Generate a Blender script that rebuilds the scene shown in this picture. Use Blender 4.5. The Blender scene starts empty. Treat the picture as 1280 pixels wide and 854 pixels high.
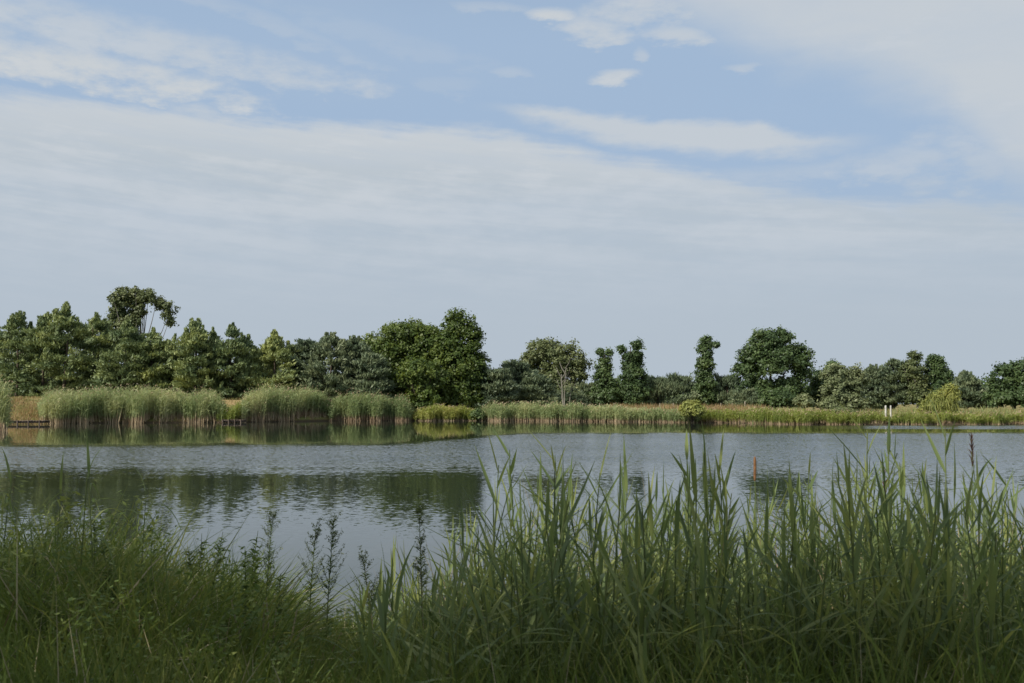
import bpy, math, random
import numpy as np
from mathutils import Vector, Matrix
R = math.radians
rng = np.random.default_rng(7)
random.seed(7)
scene = bpy.context.scene
C = scene.collection

# ------------------------------------------------------------------ camera
F = 35 / 36 * 1280            # focal length in pixels of the 1280 px wide photograph
EYE = 1.9                     # eye above the water (water level is z = 0)
HOR = 505.0                   # pixel row of the horizon
PITCH = math.atan((HOR - 427) / F)
cam_d = bpy.data.cameras.new('camera')
cam_d.lens = 35; cam_d.sensor_width = 36; cam_d.clip_end = 20000; cam_d.clip_start = 0.05
cam_d.dof.use_dof = True; cam_d.dof.focus_distance = 22; cam_d.dof.aperture_fstop = 7.1
cam = bpy.data.objects.new('camera', cam_d); C.objects.link(cam)
cam.location = (0, 0, EYE); cam.rotation_euler = (R(90) + PITCH, 0, 0)
scene.camera = cam

# ------------------------------------------------------------------ light and exposure
SUN_EL, SUN_AZ = R(40), R(-130)        # azimuth measured from +Y towards +X
sd = Vector((math.sin(SUN_AZ) * math.cos(SUN_EL), math.cos(SUN_AZ) * math.cos(SUN_EL), math.sin(SUN_EL)))
sun_d = bpy.data.lights.new('sun', 'SUN'); sun_d.energy = 5.0; sun_d.angle = R(0.53); sun_d.color = (1, 0.93, 0.82)
sun = bpy.data.objects.new('sun', sun_d); C.objects.link(sun)
sun.rotation_euler = (-sd).to_track_quat('-Z', 'Y').to_euler()
scene.view_settings.view_transform = 'Standard'; scene.view_settings.look = 'None'
scene.view_settings.exposure = 0.0; scene.view_settings.gamma = 1
SKY_STRENGTH = 0.1

def azel(px, py):
    "direction of a photograph pixel as azimuth and elevation, in units of 1/F rad"
    x = (px - 640) / F; z = (427 - py) / F
    d = Vector((x, math.cos(PITCH) - z * math.sin(PITCH), math.sin(PITCH) + z * math.cos(PITCH))).normalized()
    return math.atan2(d.x, d.y) * F, math.asin(d.z) * F

world = bpy.data.worlds.new('World'); scene.world = world; world.use_nodes = True
nt = world.node_tree
for n in list(nt.nodes): nt.nodes.remove(n)

class G:
    "small helper to write node arithmetic"
    def __init__(s, nt): s.nt = nt
    def n(s, t, **kw):
        o = s.nt.nodes.new(t)
        for k, v in kw.items(): setattr(o, k, v)
        return o
    def put(s, sock, v):
        if isinstance(v, bpy.types.NodeSocket): s.nt.links.new(v, sock)
        elif isinstance(v, (tuple, list)) and len(v) == 3 and sock.type == 'RGBA': sock.default_value = (*v, 1)
        else: sock.default_value = v
    def m(s, op, a, b=None, c=None, clamp=False):
        o = s.n('ShaderNodeMath', operation=op, use_clamp=clamp)
        s.put(o.inputs[0], a)
        if b is not None: s.put(o.inputs[1], b)
        if c is not None: s.put(o.inputs[2], c)
        return o.outputs[0]
    def ss(s, x, lo, hi, a=0.0, b=1.0):
        o = s.n('ShaderNodeMapRange', interpolation_type='SMOOTHSTEP')
        for i, v in enumerate((x, lo, hi, a, b)): s.put(o.inputs[i], v)
        return o.outputs[0]
    def noise(s, vec, scale, detail=4, rough=0.5, dist=0.0):
        o = s.n('ShaderNodeTexNoise')
        if vec is not None: s.put(o.inputs['Vector'], vec)
        o.inputs['Scale'].default_value = scale; o.inputs['Detail'].default_value = detail
        o.inputs['Roughness'].default_value = rough; o.inputs['Distortion'].default_value = dist
        return o.outputs['Fac'], o.outputs['Color']
    def xyz(s, x, y, z=0.0):
        o = s.n('ShaderNodeCombineXYZ')
        for i, v in enumerate((x, y, z)): s.put(o.inputs[i], v)
        return o.outputs[0]
    def mix(s, f, a, b):
        o = s.n('ShaderNodeMix', data_type='RGBA')
        s.put(o.inputs[0], f); s.put(o.inputs[6], a); s.put(o.inputs[7], b)
        return o.outputs[2]

g = G(nt)
sky = g.n('ShaderNodeTexSky', sky_type='NISHITA', sun_disc=False)
sky.sun_elevation = SUN_EL; sky.sun_rotation = SUN_AZ
sky.air_density = 1.0; sky.dust_density = 1.2; sky.ozone_density = 1.5
tc = g.n('ShaderNodeTexCoord')
sep = g.n('ShaderNodeSeparateXYZ'); nt.links.new(tc.outputs['Generated'], sep.inputs[0])
dx, dy, dz = sep.outputs
U = g.m('MULTIPLY', g.m('ARCTAN2', dx, dy), F)
V = g.m('MULTIPLY', g.m('ARCSINE', dz), F)
zc = g.m('ADD', g.m('MAXIMUM', dz, 0.0), 0.09)
pl = g.xyz(g.m('DIVIDE', dx, zc), g.m('DIVIDE', dy, zc), 0.0)           # position on the cloud layer
n1, _ = g.noise(pl, 0.9, 7, 0.55, 0.4)
n2, _ = g.noise(pl, 3.2, 6, 0.6, 0.5)
w1, _ = g.noise(g.xyz(g.m('MULTIPLY', U, 0.004), g.m('MULTIPLY', V, 0.016)), 1.0, 7, 0.6)
w2, _ = g.noise(g.xyz(g.m('MULTIPLY', U, 0.02), g.m('MULTIPLY', V, 0.05)), 1.0, 5, 0.6)
w3, _ = g.noise(g.xyz(g.m('MULTIPLY', U, 0.0035), g.m('ADD', g.m('MULTIPLY', V, 0.045), g.m('MULTIPLY', U, 0.004)), 7.0), 1.0, 6, 0.62)
w0, _ = g.noise(g.xyz(g.m('MULTIPLY', U, 0.0016), g.m('MULTIPLY', V, 0.011), 3.0), 1.0, 4, 0.5)
w1c = g.m('SUBTRACT', w1, 0.5); w2c = g.m('SUBTRACT', w2, 0.5)
Vw = g.m('ADD', V, g.m('ADD', g.m('MULTIPLY', w1c, 40), g.m('MULTIPLY', w2c, 26)))
HALF = math.pi * F
un = g.m('ADD', g.m('DIVIDE', U, 2 * HALF), 0.5)
def curve(pts, left, right):
    "height of a cloud edge as a function of azimuth (points are photograph pixels)"
    o = g.n('ShaderNodeFloatCurve'); cm = o.mapping; cu = cm.curves[0]
    P = [(0.0, left)] + [azel(*p) for p in pts]
    P = [(0.0, left / 1200)] + [(a / (2 * HALF) + 0.5, e / 1200) for a, e in P[1:]] + [(1.0, right / 1200)]
    cu.points[0].location = P[0]; cu.points[1].location = P[-1]
    for p in P[1:-1]: cu.points.new(*p)
    for p in cu.points: p.handle_type = 'VECTOR'
    cm.update(); nt.links.new(un, o.inputs['Value'])
    return g.m('MULTIPLY', o.outputs[0], 1200)
eA = curve([(0, 112), (100, 120), (200, 128), (350, 148), (500, 158), (640, 164), (700, 178), (850, 206), (1050, 238), (1180, 246), (1280, 262)], 330, 330)
uB = curve([(560, 128), (600, 130), (700, 136), (950, 148), (985, 166), (1120, 174), (1160, 178)], 300, 300)
lB = curve([(560, 130), (600, 134), (680, 160), (760, 180), (900, 196), (1020, 196), (1120, 180), (1160, 178)], 300, 300)
eC = curve([(640, -60), (800, 0), (850, 45), (900, 78), (960, 108), (1080, 126), (1180, 150), (1230, 200), (1280, 262)], 620, 620)
fA = g.m('MULTIPLY', g.ss(g.m('ADD', g.m('SUBTRACT', eA, Vw), g.m('MULTIPLY', g.m('SUBTRACT', w3, .5), 40)), -8, 20), g.ss(V, 90, 330, 0.55, 1))
fA = g.m('MULTIPLY', fA, g.m('MULTIPLY', g.ss(w0, 0.25, 0.6, 0.84, 0.97), g.ss(w3, 0.3, 0.6, 0.86, 1.0)))
onB = g.m('MULTIPLY', g.ss(U, azel(575, 150)[0], azel(680, 150)[0]), g.ss(U, azel(1150, 150)[0], azel(960, 150)[0]))
fB = g.m('MULTIPLY', g.m('MULTIPLY', g.ss(g.m('SUBTRACT', uB, Vw), -6, 12), g.ss(g.m('SUBTRACT', Vw, lB), -10, 14)), g.m('MULTIPLY', onB, 0.85))
fC = g.m('MULTIPLY', g.ss(g.m('ADD', g.m('SUBTRACT', Vw, eC), g.m('MULTIPLY', g.m('SUBTRACT', n1, 0.5), 150)), -20, 75), g.ss(n2, 0.2, 0.7, 0.72, 0.9))
def blob(px, py, rx, ry, amp, tilt=0.0):
    u0, v0 = azel(px, py)
    du = g.m('SUBTRACT', U, u0); dv = g.m('SUBTRACT', g.m('SUBTRACT', Vw, v0), g.m('MULTIPLY', du, tilt))
    q = g.m('ADD', g.m('POWER', g.m('ABSOLUTE', g.m('DIVIDE', du, rx)), 2.0), g.m('POWER', g.m('ABSOLUTE', g.m('DIVIDE', dv, ry)), 2.0))
    q = g.m('ADD', q, g.m('ADD', g.m('MULTIPLY', w2c, -3.6), g.m('MULTIPLY', w1c, -2.0)))
    return g.m('MULTIPLY', g.ss(q, 1.5, -0.4), amp * 1.25)
f = g.m('MAXIMUM', fA, fB); f = g.m('MAXIMUM', f, fC)
for b in [(110, 88, 190, 26, 0.85, -0.05), (170, 52, 300, 26, 0.58, -0.1), (20, 30, 160, 30, 0.4, -0.1), (330, 30, 150, 14, 0.22, -0.25), (460, 40, 160, 16, 0.14, -0.2),
          (688, 17, 34, 11, 0.8), (745, 38, 52, 20, 0.66, -0.2), (772, 53, 20, 9, 0.6), (801, 68, 10, 6, 0.4), (810, 10, 80, 28, 0.6), (772, 95, 32, 10, 0.7),
          (930, 90, 30, 8, 0.42), (850, 45, 50, 13, 0.6, -0.1), (610, 8, 50, 9, 0.3), (636, 88, 26, 7, 0.25), (560, 105, 60, 12, 0.14), (1150, 200, 130, 20, 0.4), (1240, 195, 110, 50, 0.4), (1000, 215, 150, 12, 0.25)]:
    f = g.m('MAXIMUM', f, blob(*b))
veil = g.m('MULTIPLY', g.ss(n1, 0.42, 0.75), g.ss(V, 500, 700, 0.10, 0.75))    # scattered high cloud over the rest of the sky
f = g.m('MAXIMUM', f, veil, clamp=True)
k = 1 / SKY_STRENGTH
bright = g.ss(g.m('ADD', g.m('ADD', g.m('MULTIPLY', w1, .5), g.m('MULTIPLY', w3, .5)), g.m('MULTIPLY', w2c, 0.35)), 0.36, 0.64)
edge = g.m('MULTIPLY', g.ss(g.m('SUBTRACT', eA, Vw), 90, 5), g.ss(V, 180, 300))
cc = g.mix(g.m('MAXIMUM', g.m('MULTIPLY', bright, 0.85), g.m('MULTIPLY', edge, .7)), (0.50 * k, 0.555 * k, 0.60 * k), (0.61 * k, 0.645 * k, 0.68 * k))
haze_col = (0.455 * k, 0.523 * k, 0.595 * k)
base = g.mix(g.ss(V, 700, 430, 0.4, 0.95), sky.outputs[0], (0.365 * k, 0.49 * k, 0.665 * k))
base = g.mix(g.ss(V, 300, 60, 0.0, 0.95), base, haze_col)
cc = g.mix(g.ss(V, 230, 70), cc, haze_col)
col = g.mix(f, base, cc)
bg = g.n('ShaderNodeBackground'); bg.inputs[1].default_value = SKY_STRENGTH
nt.links.new(col, bg.inputs[0])
wo = g.n('ShaderNodeOutputWorld'); nt.links.new(bg.outputs[0], wo.inputs[0])

# ------------------------------------------------------------------ helpers
def P(px, D, py=None, z=None):
    "world point for a photograph column at ground distance D (along +Y); height from row py or given"
    x = (px - 640) / F * D / (math.cos(PITCH))
    if z is None: z = EYE + (HOR - py) / F * D
    return Vector((x, D, z))

def tag(o, label=None, cat=None, group=None, kind=None):
    if label: o['label'] = label
    if cat: o['category'] = cat
    if group: o['group'] = group
    if kind: o['kind'] = kind
    return o
def empty(name, loc=(0, 0, 0), rz=0):
    o = bpy.data.objects.new(name, None); o.location = loc; o.rotation_euler = (0, 0, rz)
    o.empty_display_size = 0.3; C.objects.link(o); return o

def mesh_np(name, V_, quads, mats, mi=None, tint=None, smooth=False):
    me = bpy.data.meshes.new(name)
    V_ = np.ascontiguousarray(V_, dtype=np.float32); quads = np.ascontiguousarray(quads, dtype=np.int32)
    k = quads.shape[1]
    me.vertices.add(len(V_)); me.vertices.foreach_set('co', V_.ravel())
    me.loops.add(quads.size); me.loops.foreach_set('vertex_index', quads.ravel())
    me.polygons.add(len(quads)); me.polygons.foreach_set('loop_start', np.arange(0, quads.size, k, dtype=np.int32))
    me.polygons.foreach_set('loop_total', np.full(len(quads), k, dtype=np.int32))
    for m in (mats if isinstance(mats, (list, tuple)) else [mats]): me.materials.append(m)
    if mi is not None: me.polygons.foreach_set('material_index', np.asarray(mi, dtype=np.int32))
    if tint is not None:
        a = me.attributes.new('tint', 'FLOAT', 'POINT'); a.data.foreach_set('value', np.asarray(tint, dtype=np.float32))
    if smooth: me.polygons.foreach_set('use_smooth', np.ones(len(quads), dtype=bool))
    me.update(calc_edges=True)
    return me
def obj(name, me, parent=None):
    o = bpy.data.objects.new(name, me); C.objects.link(o); o.parent = parent; return o

class Geo:
    "collects quads with a material index and a tint per vertex"
    def __init__(s): s.v = []; s.q = []; s.m = []; s.t = []; s.n = 0
    def add(s, V_, Q, mi=0, tint=0.5):
        V_ = np.asarray(V_, float).reshape(-1, 3); Q = np.asarray(Q, int)
        s.v.append(V_); s.q.append(Q + s.n); s.n += len(V_)
        s.m.append(np.full(len(Q), mi) if np.isscalar(mi) else mi)
        s.t.append(np.full(len(V_), tint) if np.isscalar(tint) else tint)
    def build(s, name, mats, parent=None, smooth=False):
        return obj(name, mesh_np(name, np.concatenate(s.v), np.concatenate(s.q), mats, np.concatenate(s.m), np.concatenate(s.t), smooth), parent)
    def mesh(s, name, mats, smooth=False):
        return mesh_np(name, np.concatenate(s.v), np.concatenate(s.q), mats, np.concatenate(s.m), np.concatenate(s.t), smooth)

def norm(a): return a / (np.linalg.norm(a, axis=-1, keepdims=True) + 1e-9)

def ribbons(geo, base, dirv, L, W, droop, segs=3, mi=0, tint=None, side=None, fold=0.0, prof='blade', twist=0.0):
    "N tapering curved strips; fold > 0 gives each a raised V section with a mid rib"
    base = np.asarray(base, float); N = len(base)
    dirv = norm(np.asarray(dirv, float) * np.ones((N, 1)))
    L = np.ones(N) * L; W = np.ones(N) * W; droop = np.ones(N) * droop
    t = np.linspace(0, 1, segs + 1)
    hz = dirv * [1, 1, 0] + rng.normal(0, 1e-3, (N, 3)) * [1, 1, 0]; hz = norm(hz)
    pos = base[:, None] + dirv[:, None] * (L[:, None, None] * t[None, :, None])
    pos[:, :, 2] -= (droop * L)[:, None] * t ** 2
    pos[:, :, :2] += hz[:, None, :2] * ((droop * L)[:, None] * 0.35 * t ** 2)[:, :, None]
    tan = norm(np.gradient(pos, axis=1))
    if side is None:
        a = rng.uniform(0, 2 * np.pi, N); side = np.stack([np.cos(a), np.sin(a), 0 * a], 1)
    side = norm(side[:, None] - tan * np.sum(side[:, None] * tan, -1, keepdims=True))
    if prof == 'blade': w = np.clip(1.0 - t ** 2.2, 0.02, 1)
    elif prof == 'leaf': w = np.interp(t, [0, .08, .25, .5, .8, 1], [.35, .8, 1, .85, .42, .02])
    else: w = np.interp(t, [0, .3, .6, 1], [.5, 1, .9, .05])
    hw = W[:, None, None] * 0.5 * w[None, :, None]
    a_, b_ = pos - side * hw, pos + side * hw
    if tint is None: tint = rng.random(N)
    if fold > 0:
        nor = np.cross(side, tan); mid = pos - nor * hw * fold
        Vv = np.stack([a_, mid, b_], 2); c = 3
    else: Vv = np.stack([a_, b_], 2); c = 2
    S = segs + 1
    vid = np.arange(N * S * c).reshape(N, S, c)
    Q = np.stack([vid[:, :-1, :-1], vid[:, :-1, 1:], vid[:, 1:, 1:], vid[:, 1:, :-1]], -1).reshape(-1, 4)
    geo.add(Vv.reshape(-1, 3), Q, mi, np.repeat(tint, S * c))

def tube(geo, pts, radii, sides=6, mi=0, tint=0.5):
    pts = np.asarray(pts, float); n = len(pts)
    tan = norm(np.gradient(pts, axis=0))
    ref = np.array([1.0, 0.13, 0.0]); s1 = norm(np.cross(tan, ref)); s2 = np.cross(tan, s1)
    a = np.linspace(0, 2 * np.pi, sides, endpoint=False)
    ring = pts[:, None] + (s1[:, None] * np.cos(a)[None, :, None] + s2[:, None] * np.sin(a)[None, :, None]) * np.asarray(radii)[:, None, None]
    vid = np.arange(n * sides).reshape(n, sides); nx = np.roll(vid, -1, 1)
    Q = np.stack([vid[:-1], nx[:-1], nx[1:], vid[1:]], -1).reshape(-1, 4)
    geo.add(ring.reshape(-1, 3), Q, mi, tint)

def box(geo, c, s, rz=0, mi=0, tint=0.5, jit=0.0):
    c = np.asarray(c, float); h = np.asarray(s, float) / 2
    v = np.array([[x, y, z] for z in (-1, 1) for y in (-1, 1) for x in (-1, 1)], float) * h
    if jit: v += rng.normal(0, jit, v.shape)
    cs, sn = math.cos(rz), math.sin(rz)
    v = np.stack([v[:, 0] * cs - v[:, 1] * sn, v[:, 0] * sn + v[:, 1] * cs, v[:, 2]], 1) + c
    geo.add(v, [[0, 2, 3, 1], [4, 5, 7, 6], [0, 1, 5, 4], [2, 6, 7, 3], [0, 4, 6, 2], [1, 3, 7, 5]], mi, tint)

# ------------------------------------------------------------------ materials
def new_mat(name):
    m = bpy.data.materials.new(name); m.use_nodes = True
    for n in list(m.node_tree.nodes): m.node_tree.nodes.remove(n)
    return m, G(m.node_tree)
def leaf_mat(name, c0, c1, c2=None, trans=0.35, rough=0.5, spec=0.35, patch=0.35):
    "leaf colour runs over c0..c1..c2 with the tint attribute and a slow noise over the plant"
    m, g = new_mat(name)
    at = g.n('ShaderNodeAttribute', attribute_name='tint')
    ge = g.n('ShaderNodeNewGeometry')
    oi = g.n('ShaderNodeObjectInfo')
    nf, _ = g.noise(ge.outputs['Position'], patch, 3)
    x = g.m('ADD', g.m('MULTIPLY', at.outputs['Fac'], 0.62), g.m('MULTIPLY', g.m('SUBTRACT', nf, 0.5), 1.3))
    x = g.m('ADD', x, g.m('ADD', g.m('MULTIPLY', g.m('SUBTRACT', oi.outputs['Random'], 0.5), 0.35), 0.18), clamp=True)
    cr = g.n('ShaderNodeValToRGB'); g.put(cr.inputs[0], x)
    cr.color_ramp.elements[0].color = (*c0, 1); cr.color_ramp.elements[1].color = (*(c2 or c1), 1)
    if c2: e = cr.color_ramp.elements.new(0.55); e.color = (*c1, 1)
    p = g.n('ShaderNodeBsdfPrincipled'); g.put(p.inputs['Base Color'], cr.outputs[0])
    p.inputs['Roughness'].default_value = rough; p.inputs['Specular IOR Level'].default_value = spec
    t = g.n('ShaderNodeBsdfTranslucent')
    hs = g.n('ShaderNodeHueSaturation'); hs.inputs['Hue'].default_value = 0.478; hs.inputs['Saturation'].default_value = 1.15; hs.inputs['Value'].default_value = 1.5
    g.put(hs.inputs['Color'], cr.outputs[0]); g.put(t.inputs[0], hs.outputs[0])
    ms = g.n('ShaderNodeMixShader'); ms.inputs[0].default_value = trans
    g.put(ms.inputs[1], p.outputs[0]); g.put(ms.inputs[2], t.outputs[0])
    o = g.n('ShaderNodeOutputMaterial'); g.put(o.inputs[0], ms.outputs[0])
    return m
def solid_mat(name, c0, c1, scale=8, rough=0.8, bump=0.0, stretch=(1, 1, 1), spec=0.3):
    m, g = new_mat(name)
    tcn = g.n('ShaderNodeNewGeometry'); mp = g.n('ShaderNodeMapping'); g.put(mp.inputs[0], tcn.outputs['Position']); mp.inputs['Scale'].default_value = stretch
    nf, _ = g.noise(mp.outputs[0], scale, 5, 0.6)
    cr = g.n('ShaderNodeValToRGB'); g.put(cr.inputs[0], nf)
    cr.color_ramp.elements[0].position = 0.33; cr.color_ramp.elements[1].position = 0.67
    cr.color_ramp.elements[0].color = (*c0, 1); cr.color_ramp.elements[1].color = (*c1, 1)
    p = g.n('ShaderNodeBsdfPrincipled'); g.put(p.inputs['Base Color'], cr.outputs[0]); p.inputs['Roughness'].default_value = rough
    p.inputs['Specular IOR Level'].default_value = spec
    if bump:
        b = g.n('ShaderNodeBump'); b.inputs['Distance'].default_value = bump; g.put(b.inputs['Height'], nf); g.put(p.inputs['Normal'], b.outputs[0])
    o = g.n('ShaderNodeOutputMaterial'); g.put(o.inputs[0], p.outputs[0])
    return m
M_ = {}
M_['pine'] = leaf_mat('pine_needles', (0.089, 0.1323, 0.0596), (0.1909, 0.2424, 0.0992), (0.3055, 0.3416, 0.1189), 0.18, 0.55)
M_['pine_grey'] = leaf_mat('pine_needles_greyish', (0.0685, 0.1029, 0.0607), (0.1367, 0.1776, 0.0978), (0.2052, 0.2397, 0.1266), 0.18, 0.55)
M_['oak'] = leaf_mat('oak_leaves', (0.0421, 0.0734, 0.0192), (0.0781, 0.1207, 0.0264), (0.1442, 0.1888, 0.0421), 0.3)
M_['dark'] = leaf_mat('dark_leaves', (0.0461, 0.0813, 0.0319), (0.0791, 0.1249, 0.0436), (0.1234, 0.1742, 0.058), 0.25)
M_['olive'] = leaf_mat('olive_leaves', (0.0728, 0.1019, 0.0407), (0.1237, 0.1527, 0.0611), (0.2037, 0.2328, 0.1019), 0.25)
M_['willow'] = leaf_mat('grey_willow_leaves', (0.1247, 0.1578, 0.0747), (0.1993, 0.2324, 0.1129), (0.2989, 0.3154, 0.1578), 0.25)
M_['yellow_willow'] = leaf_mat('yellow_willow_leaves', (0.1328, 0.1677, 0.049), (0.2522, 0.2795, 0.077), (0.3717, 0.3773, 0.1118), 0.3)
M_['bark'] = solid_mat('bark', (0.05, 0.038, 0.028), (0.12, 0.095, 0.07), 6, 0.9, 0.02, (1, 1, 0.3))
M_['pale_bark'] = solid_mat('pale_bark', (0.13, 0.12, 0.095), (0.30, 0.28, 0.235), 3, 0.85, 0.01, (1, 1, 0.4))
M_['far_reed'] = leaf_mat('far_reed_leaves', (0.1325, 0.1893, 0.0789), (0.2461, 0.3066, 0.1352), (0.4355, 0.4508, 0.2254), 0.3, 0.6, patch=0.6)
M_['far_reed_bright'] = leaf_mat('far_reed_leaves_fresh', (0.1411, 0.1941, 0.0454), (0.2399, 0.2846, 0.068), (0.381, 0.3881, 0.121), 0.35, 0.6, patch=0.6)
M_['dry_stem'] = leaf_mat('dry_reed_stems', (0.2491, 0.1721, 0.1058), (0.3736, 0.2868, 0.1851), (0.4982, 0.413, 0.2644), 0.15, 0.7, patch=1.2)
M_['meadow'] = leaf_mat('meadow_grass', (0.11, 0.143, 0.044), (0.22, 0.22, 0.077), (0.374, 0.297, 0.132), 0.3, 0.7, patch=0.15)
M_['dry_grass'] = leaf_mat('dry_grass', (0.22, 0.16, 0.07), (0.36, 0.25, 0.13), (0.46, 0.34, 0.19), 0.25, 0.7, patch=0.2)
M_['reed'] = leaf_mat('reed_leaves', (0.0942, 0.1368, 0.0609), (0.1529, 0.2084, 0.0782), (0.2825, 0.3168, 0.1088), 0.4, 0.5, 0.22, patch=1.6)
M_['reed_stem'] = leaf_mat('reed_stems', (0.07, 0.11, 0.035), (0.12, 0.16, 0.05), (0.17, 0.19, 0.07), 0.1, 0.45)
M_['grass'] = leaf_mat('bank_grass', (0.0644, 0.1029, 0.0273), (0.117, 0.1638, 0.043), (0.2217, 0.2338, 0.0782), 0.38, 0.6, 0.12, patch=1.5)
M_['weed'] = leaf_mat('weed_leaves', (0.0695, 0.1122, 0.0334), (0.1191, 0.1727, 0.0502), (0.2382, 0.2763, 0.0836), 0.35, 0.6, 0.15, patch=1.5)
M_['straw'] = leaf_mat('straw', (0.22, 0.19, 0.11), (0.34, 0.30, 0.18), (0.46, 0.42, 0.28), 0.2, 0.7, patch=2)
M_['seed'] = leaf_mat('seed_heads', (0.0765, 0.1105, 0.034), (0.1301, 0.1615, 0.051), (0.1989, 0.2125, 0.0765), 0.3, 0.7, patch=3)
M_['rust'] = solid_mat('rust_brown_seed_spike', (0.14, 0.07, 0.032), (0.25, 0.13, 0.06), 60, 0.9)
M_['plume'] = leaf_mat('dark_red_plume', (0.06, 0.035, 0.03), (0.10, 0.055, 0.045), (0.14, 0.08, 0.06), 0.2, 0.8)
M_['wood'] = solid_mat('weathered_wood', (0.07, 0.05, 0.04), (0.19, 0.15, 0.12), 5, 0.85, 0.01, (0.4, 1, 3))
M_['white'] = solid_mat('white_paint', (0.34, 0.32, 0.28), (0.62, 0.60, 0.55), 6, 0.6)
M_['post'] = solid_mat('grey_post_wood', (0.20, 0.17, 0.13), (0.36, 0.32, 0.25), 6, 0.85)

# ------------------------------------------------------------------ ground
shore_px = [(0, 530), (150, 528.8), (300, 528), (420, 526.2), (600, 526), (750, 527), (900, 528.4), (1020, 530.7), (1280, 530.7)]
sx, sy = [], []
for px, py in shore_px:
    D = F * EYE / (py - HOR); sx.append((px - 640) / F * D); sy.append(D)
sx = [-400, -180, -120, -80] + sx + [75, 130, 200, 420]; sy = [20, 55, 80, 90] + sy + [91, 84, 60, 20]
def far_shore(x): return np.interp(x, sx, sy) + 0.5 * np.sin(np.asarray(x) * 0.9) + 0.35 * np.sin(np.asarray(x) * 2.3 + 1)
def near_shore(x): return np.interp(x, [-400, -60, -8, -3, 0, 3, 10, 60, 400], [15, 9, 9.0, 8.4, 8.0, 8.8, 9.6, 9, 15]) + 0.25 * np.sin(np.asarray(x) * 1.7)
def bank_top(x): return np.interp(x, [-60, -40, -22, -8, 5, 30, 80], [2.5, 2.5, 2.2, 1.7, 1.3, 1.1, 1.1])
def ground_z(x, y):
    x = np.asarray(x, float); y = np.asarray(y, float)
    d = y - far_shore(x)
    bt = bank_top(x)
    zf = np.where(d < 0, np.maximum(d * 0.35, -1.6), bt * np.clip(d / 10.0, 0, 1) ** 0.75)
    zf = np.where(d > 60, bt + (0.4 - bt) * np.clip((d - 60) / 200, 0, 1), zf)
    n = near_shore(x) - y
    zn = np.where(n < 0, np.maximum(n * 0.3, -1.6), 0.42 * np.clip(n / 5.5, 0, 1) ** 0.9)
    z = np.where(y < 30, zn, zf)
    bump = 0.05 * np.sin(x * 1.3 + 1) * np.sin(y * 1.1) + 0.03 * np.sin(x * 3.1) * np.sin(y * 2.7 + 2)
    return z + np.where(z > 0.05, bump, 0)
gx = np.concatenate([[-6000, -3000, -1500, -800, -450, -300, -220], np.arange(-160, -24, 2.0), np.arange(-24, 24, 0.75), np.arange(24, 162, 2.0), [220, 300, 450, 800, 1500, 3000, 6000]])
gy = np.concatenate([[-6000, -2500, -1000, -400, -150, -60, -30, -15, -8, -4], np.arange(-2, 14, 0.4), np.arange(14, 82, 4.0), np.arange(82, 130, 0.8), [135, 142, 150, 165, 190, 230, 300, 420, 700, 1200, 2500, 6000]])
X, Y = np.meshgrid(gx, gy)
Z = ground_z(X, Y)
vid = np.arange(X.size).reshape(X.shape)
Q = np.stack([vid[:-1, :-1], vid[:-1, 1:], vid[1:, 1:], vid[1:, :-1]], -1).reshape(-1, 4)
m, g = new_mat('ground_soil_and_turf')
ge = g.n('ShaderNodeNewGeometry')
a, _ = g.noise(ge.outputs['Position'], 0.25, 6, 0.6); b, _ = g.noise(ge.outputs['Position'], 3.0, 6, 0.65)
sp = g.n('ShaderNodeSeparateXYZ'); g.put(sp.inputs[0], ge.outputs['Position'])
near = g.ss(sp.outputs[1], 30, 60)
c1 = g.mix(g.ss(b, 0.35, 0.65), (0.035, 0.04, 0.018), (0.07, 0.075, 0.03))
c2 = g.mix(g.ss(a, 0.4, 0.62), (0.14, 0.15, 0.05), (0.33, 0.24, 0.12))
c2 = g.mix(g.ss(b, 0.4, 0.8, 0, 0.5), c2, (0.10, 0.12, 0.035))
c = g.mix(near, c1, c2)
c = g.mix(g.ss(sp.outputs[2], 0.32, 0.05), c, (0.06, 0.045, 0.03))
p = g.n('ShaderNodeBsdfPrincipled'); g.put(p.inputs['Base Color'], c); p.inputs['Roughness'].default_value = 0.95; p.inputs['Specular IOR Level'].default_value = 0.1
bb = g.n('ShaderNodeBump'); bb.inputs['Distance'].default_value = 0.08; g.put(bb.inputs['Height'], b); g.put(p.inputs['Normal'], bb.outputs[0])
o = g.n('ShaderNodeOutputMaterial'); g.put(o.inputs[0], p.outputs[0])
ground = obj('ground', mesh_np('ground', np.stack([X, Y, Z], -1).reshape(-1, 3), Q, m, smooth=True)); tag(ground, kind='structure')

# ------------------------------------------------------------------ water
m, g = new_mat('lake_water')
ge = g.n('ShaderNodeNewGeometry'); sp = g.n('ShaderNodeSeparateXYZ'); g.put(sp.inputs[0], ge.outputs['Position'])
wx, wy = sp.outputs[0], sp.outputs[1]
big, _ = g.noise(g.xyz(g.m('MULTIPLY', wx, 0.03), g.m('MULTIPLY', wy, 0.11)), 1.0, 4, 0.55)
bigc = g.m('SUBTRACT', big, 0.5)
ang = g.m('DIVIDE', wx, g.m('MAXIMUM', wy, 1))                 # bearing over the lake
yy = g.m('ADD', wy, g.m('MULTIPLY', bigc, g.m('MULTIPLY', wy, 0.14)))
farlim = g.ss(wx, -7, 2, 45, 64)
fine, _ = g.noise(g.xyz(g.m('MULTIPLY', wx, 0.22), g.m('MULTIPLY', wy, 0.9), 9.0), 1.0, 4, 0.65)
yf = g.m('ADD', yy, g.m('MULTIPLY', g.m('SUBTRACT', fine, 0.5), g.m('MULTIPLY', wy, 0.3)))
windy = g.m('MULTIPLY', g.ss(yf, 24, 36), g.ss(g.m('SUBTRACT', yf, farlim), 4, -4))
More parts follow.
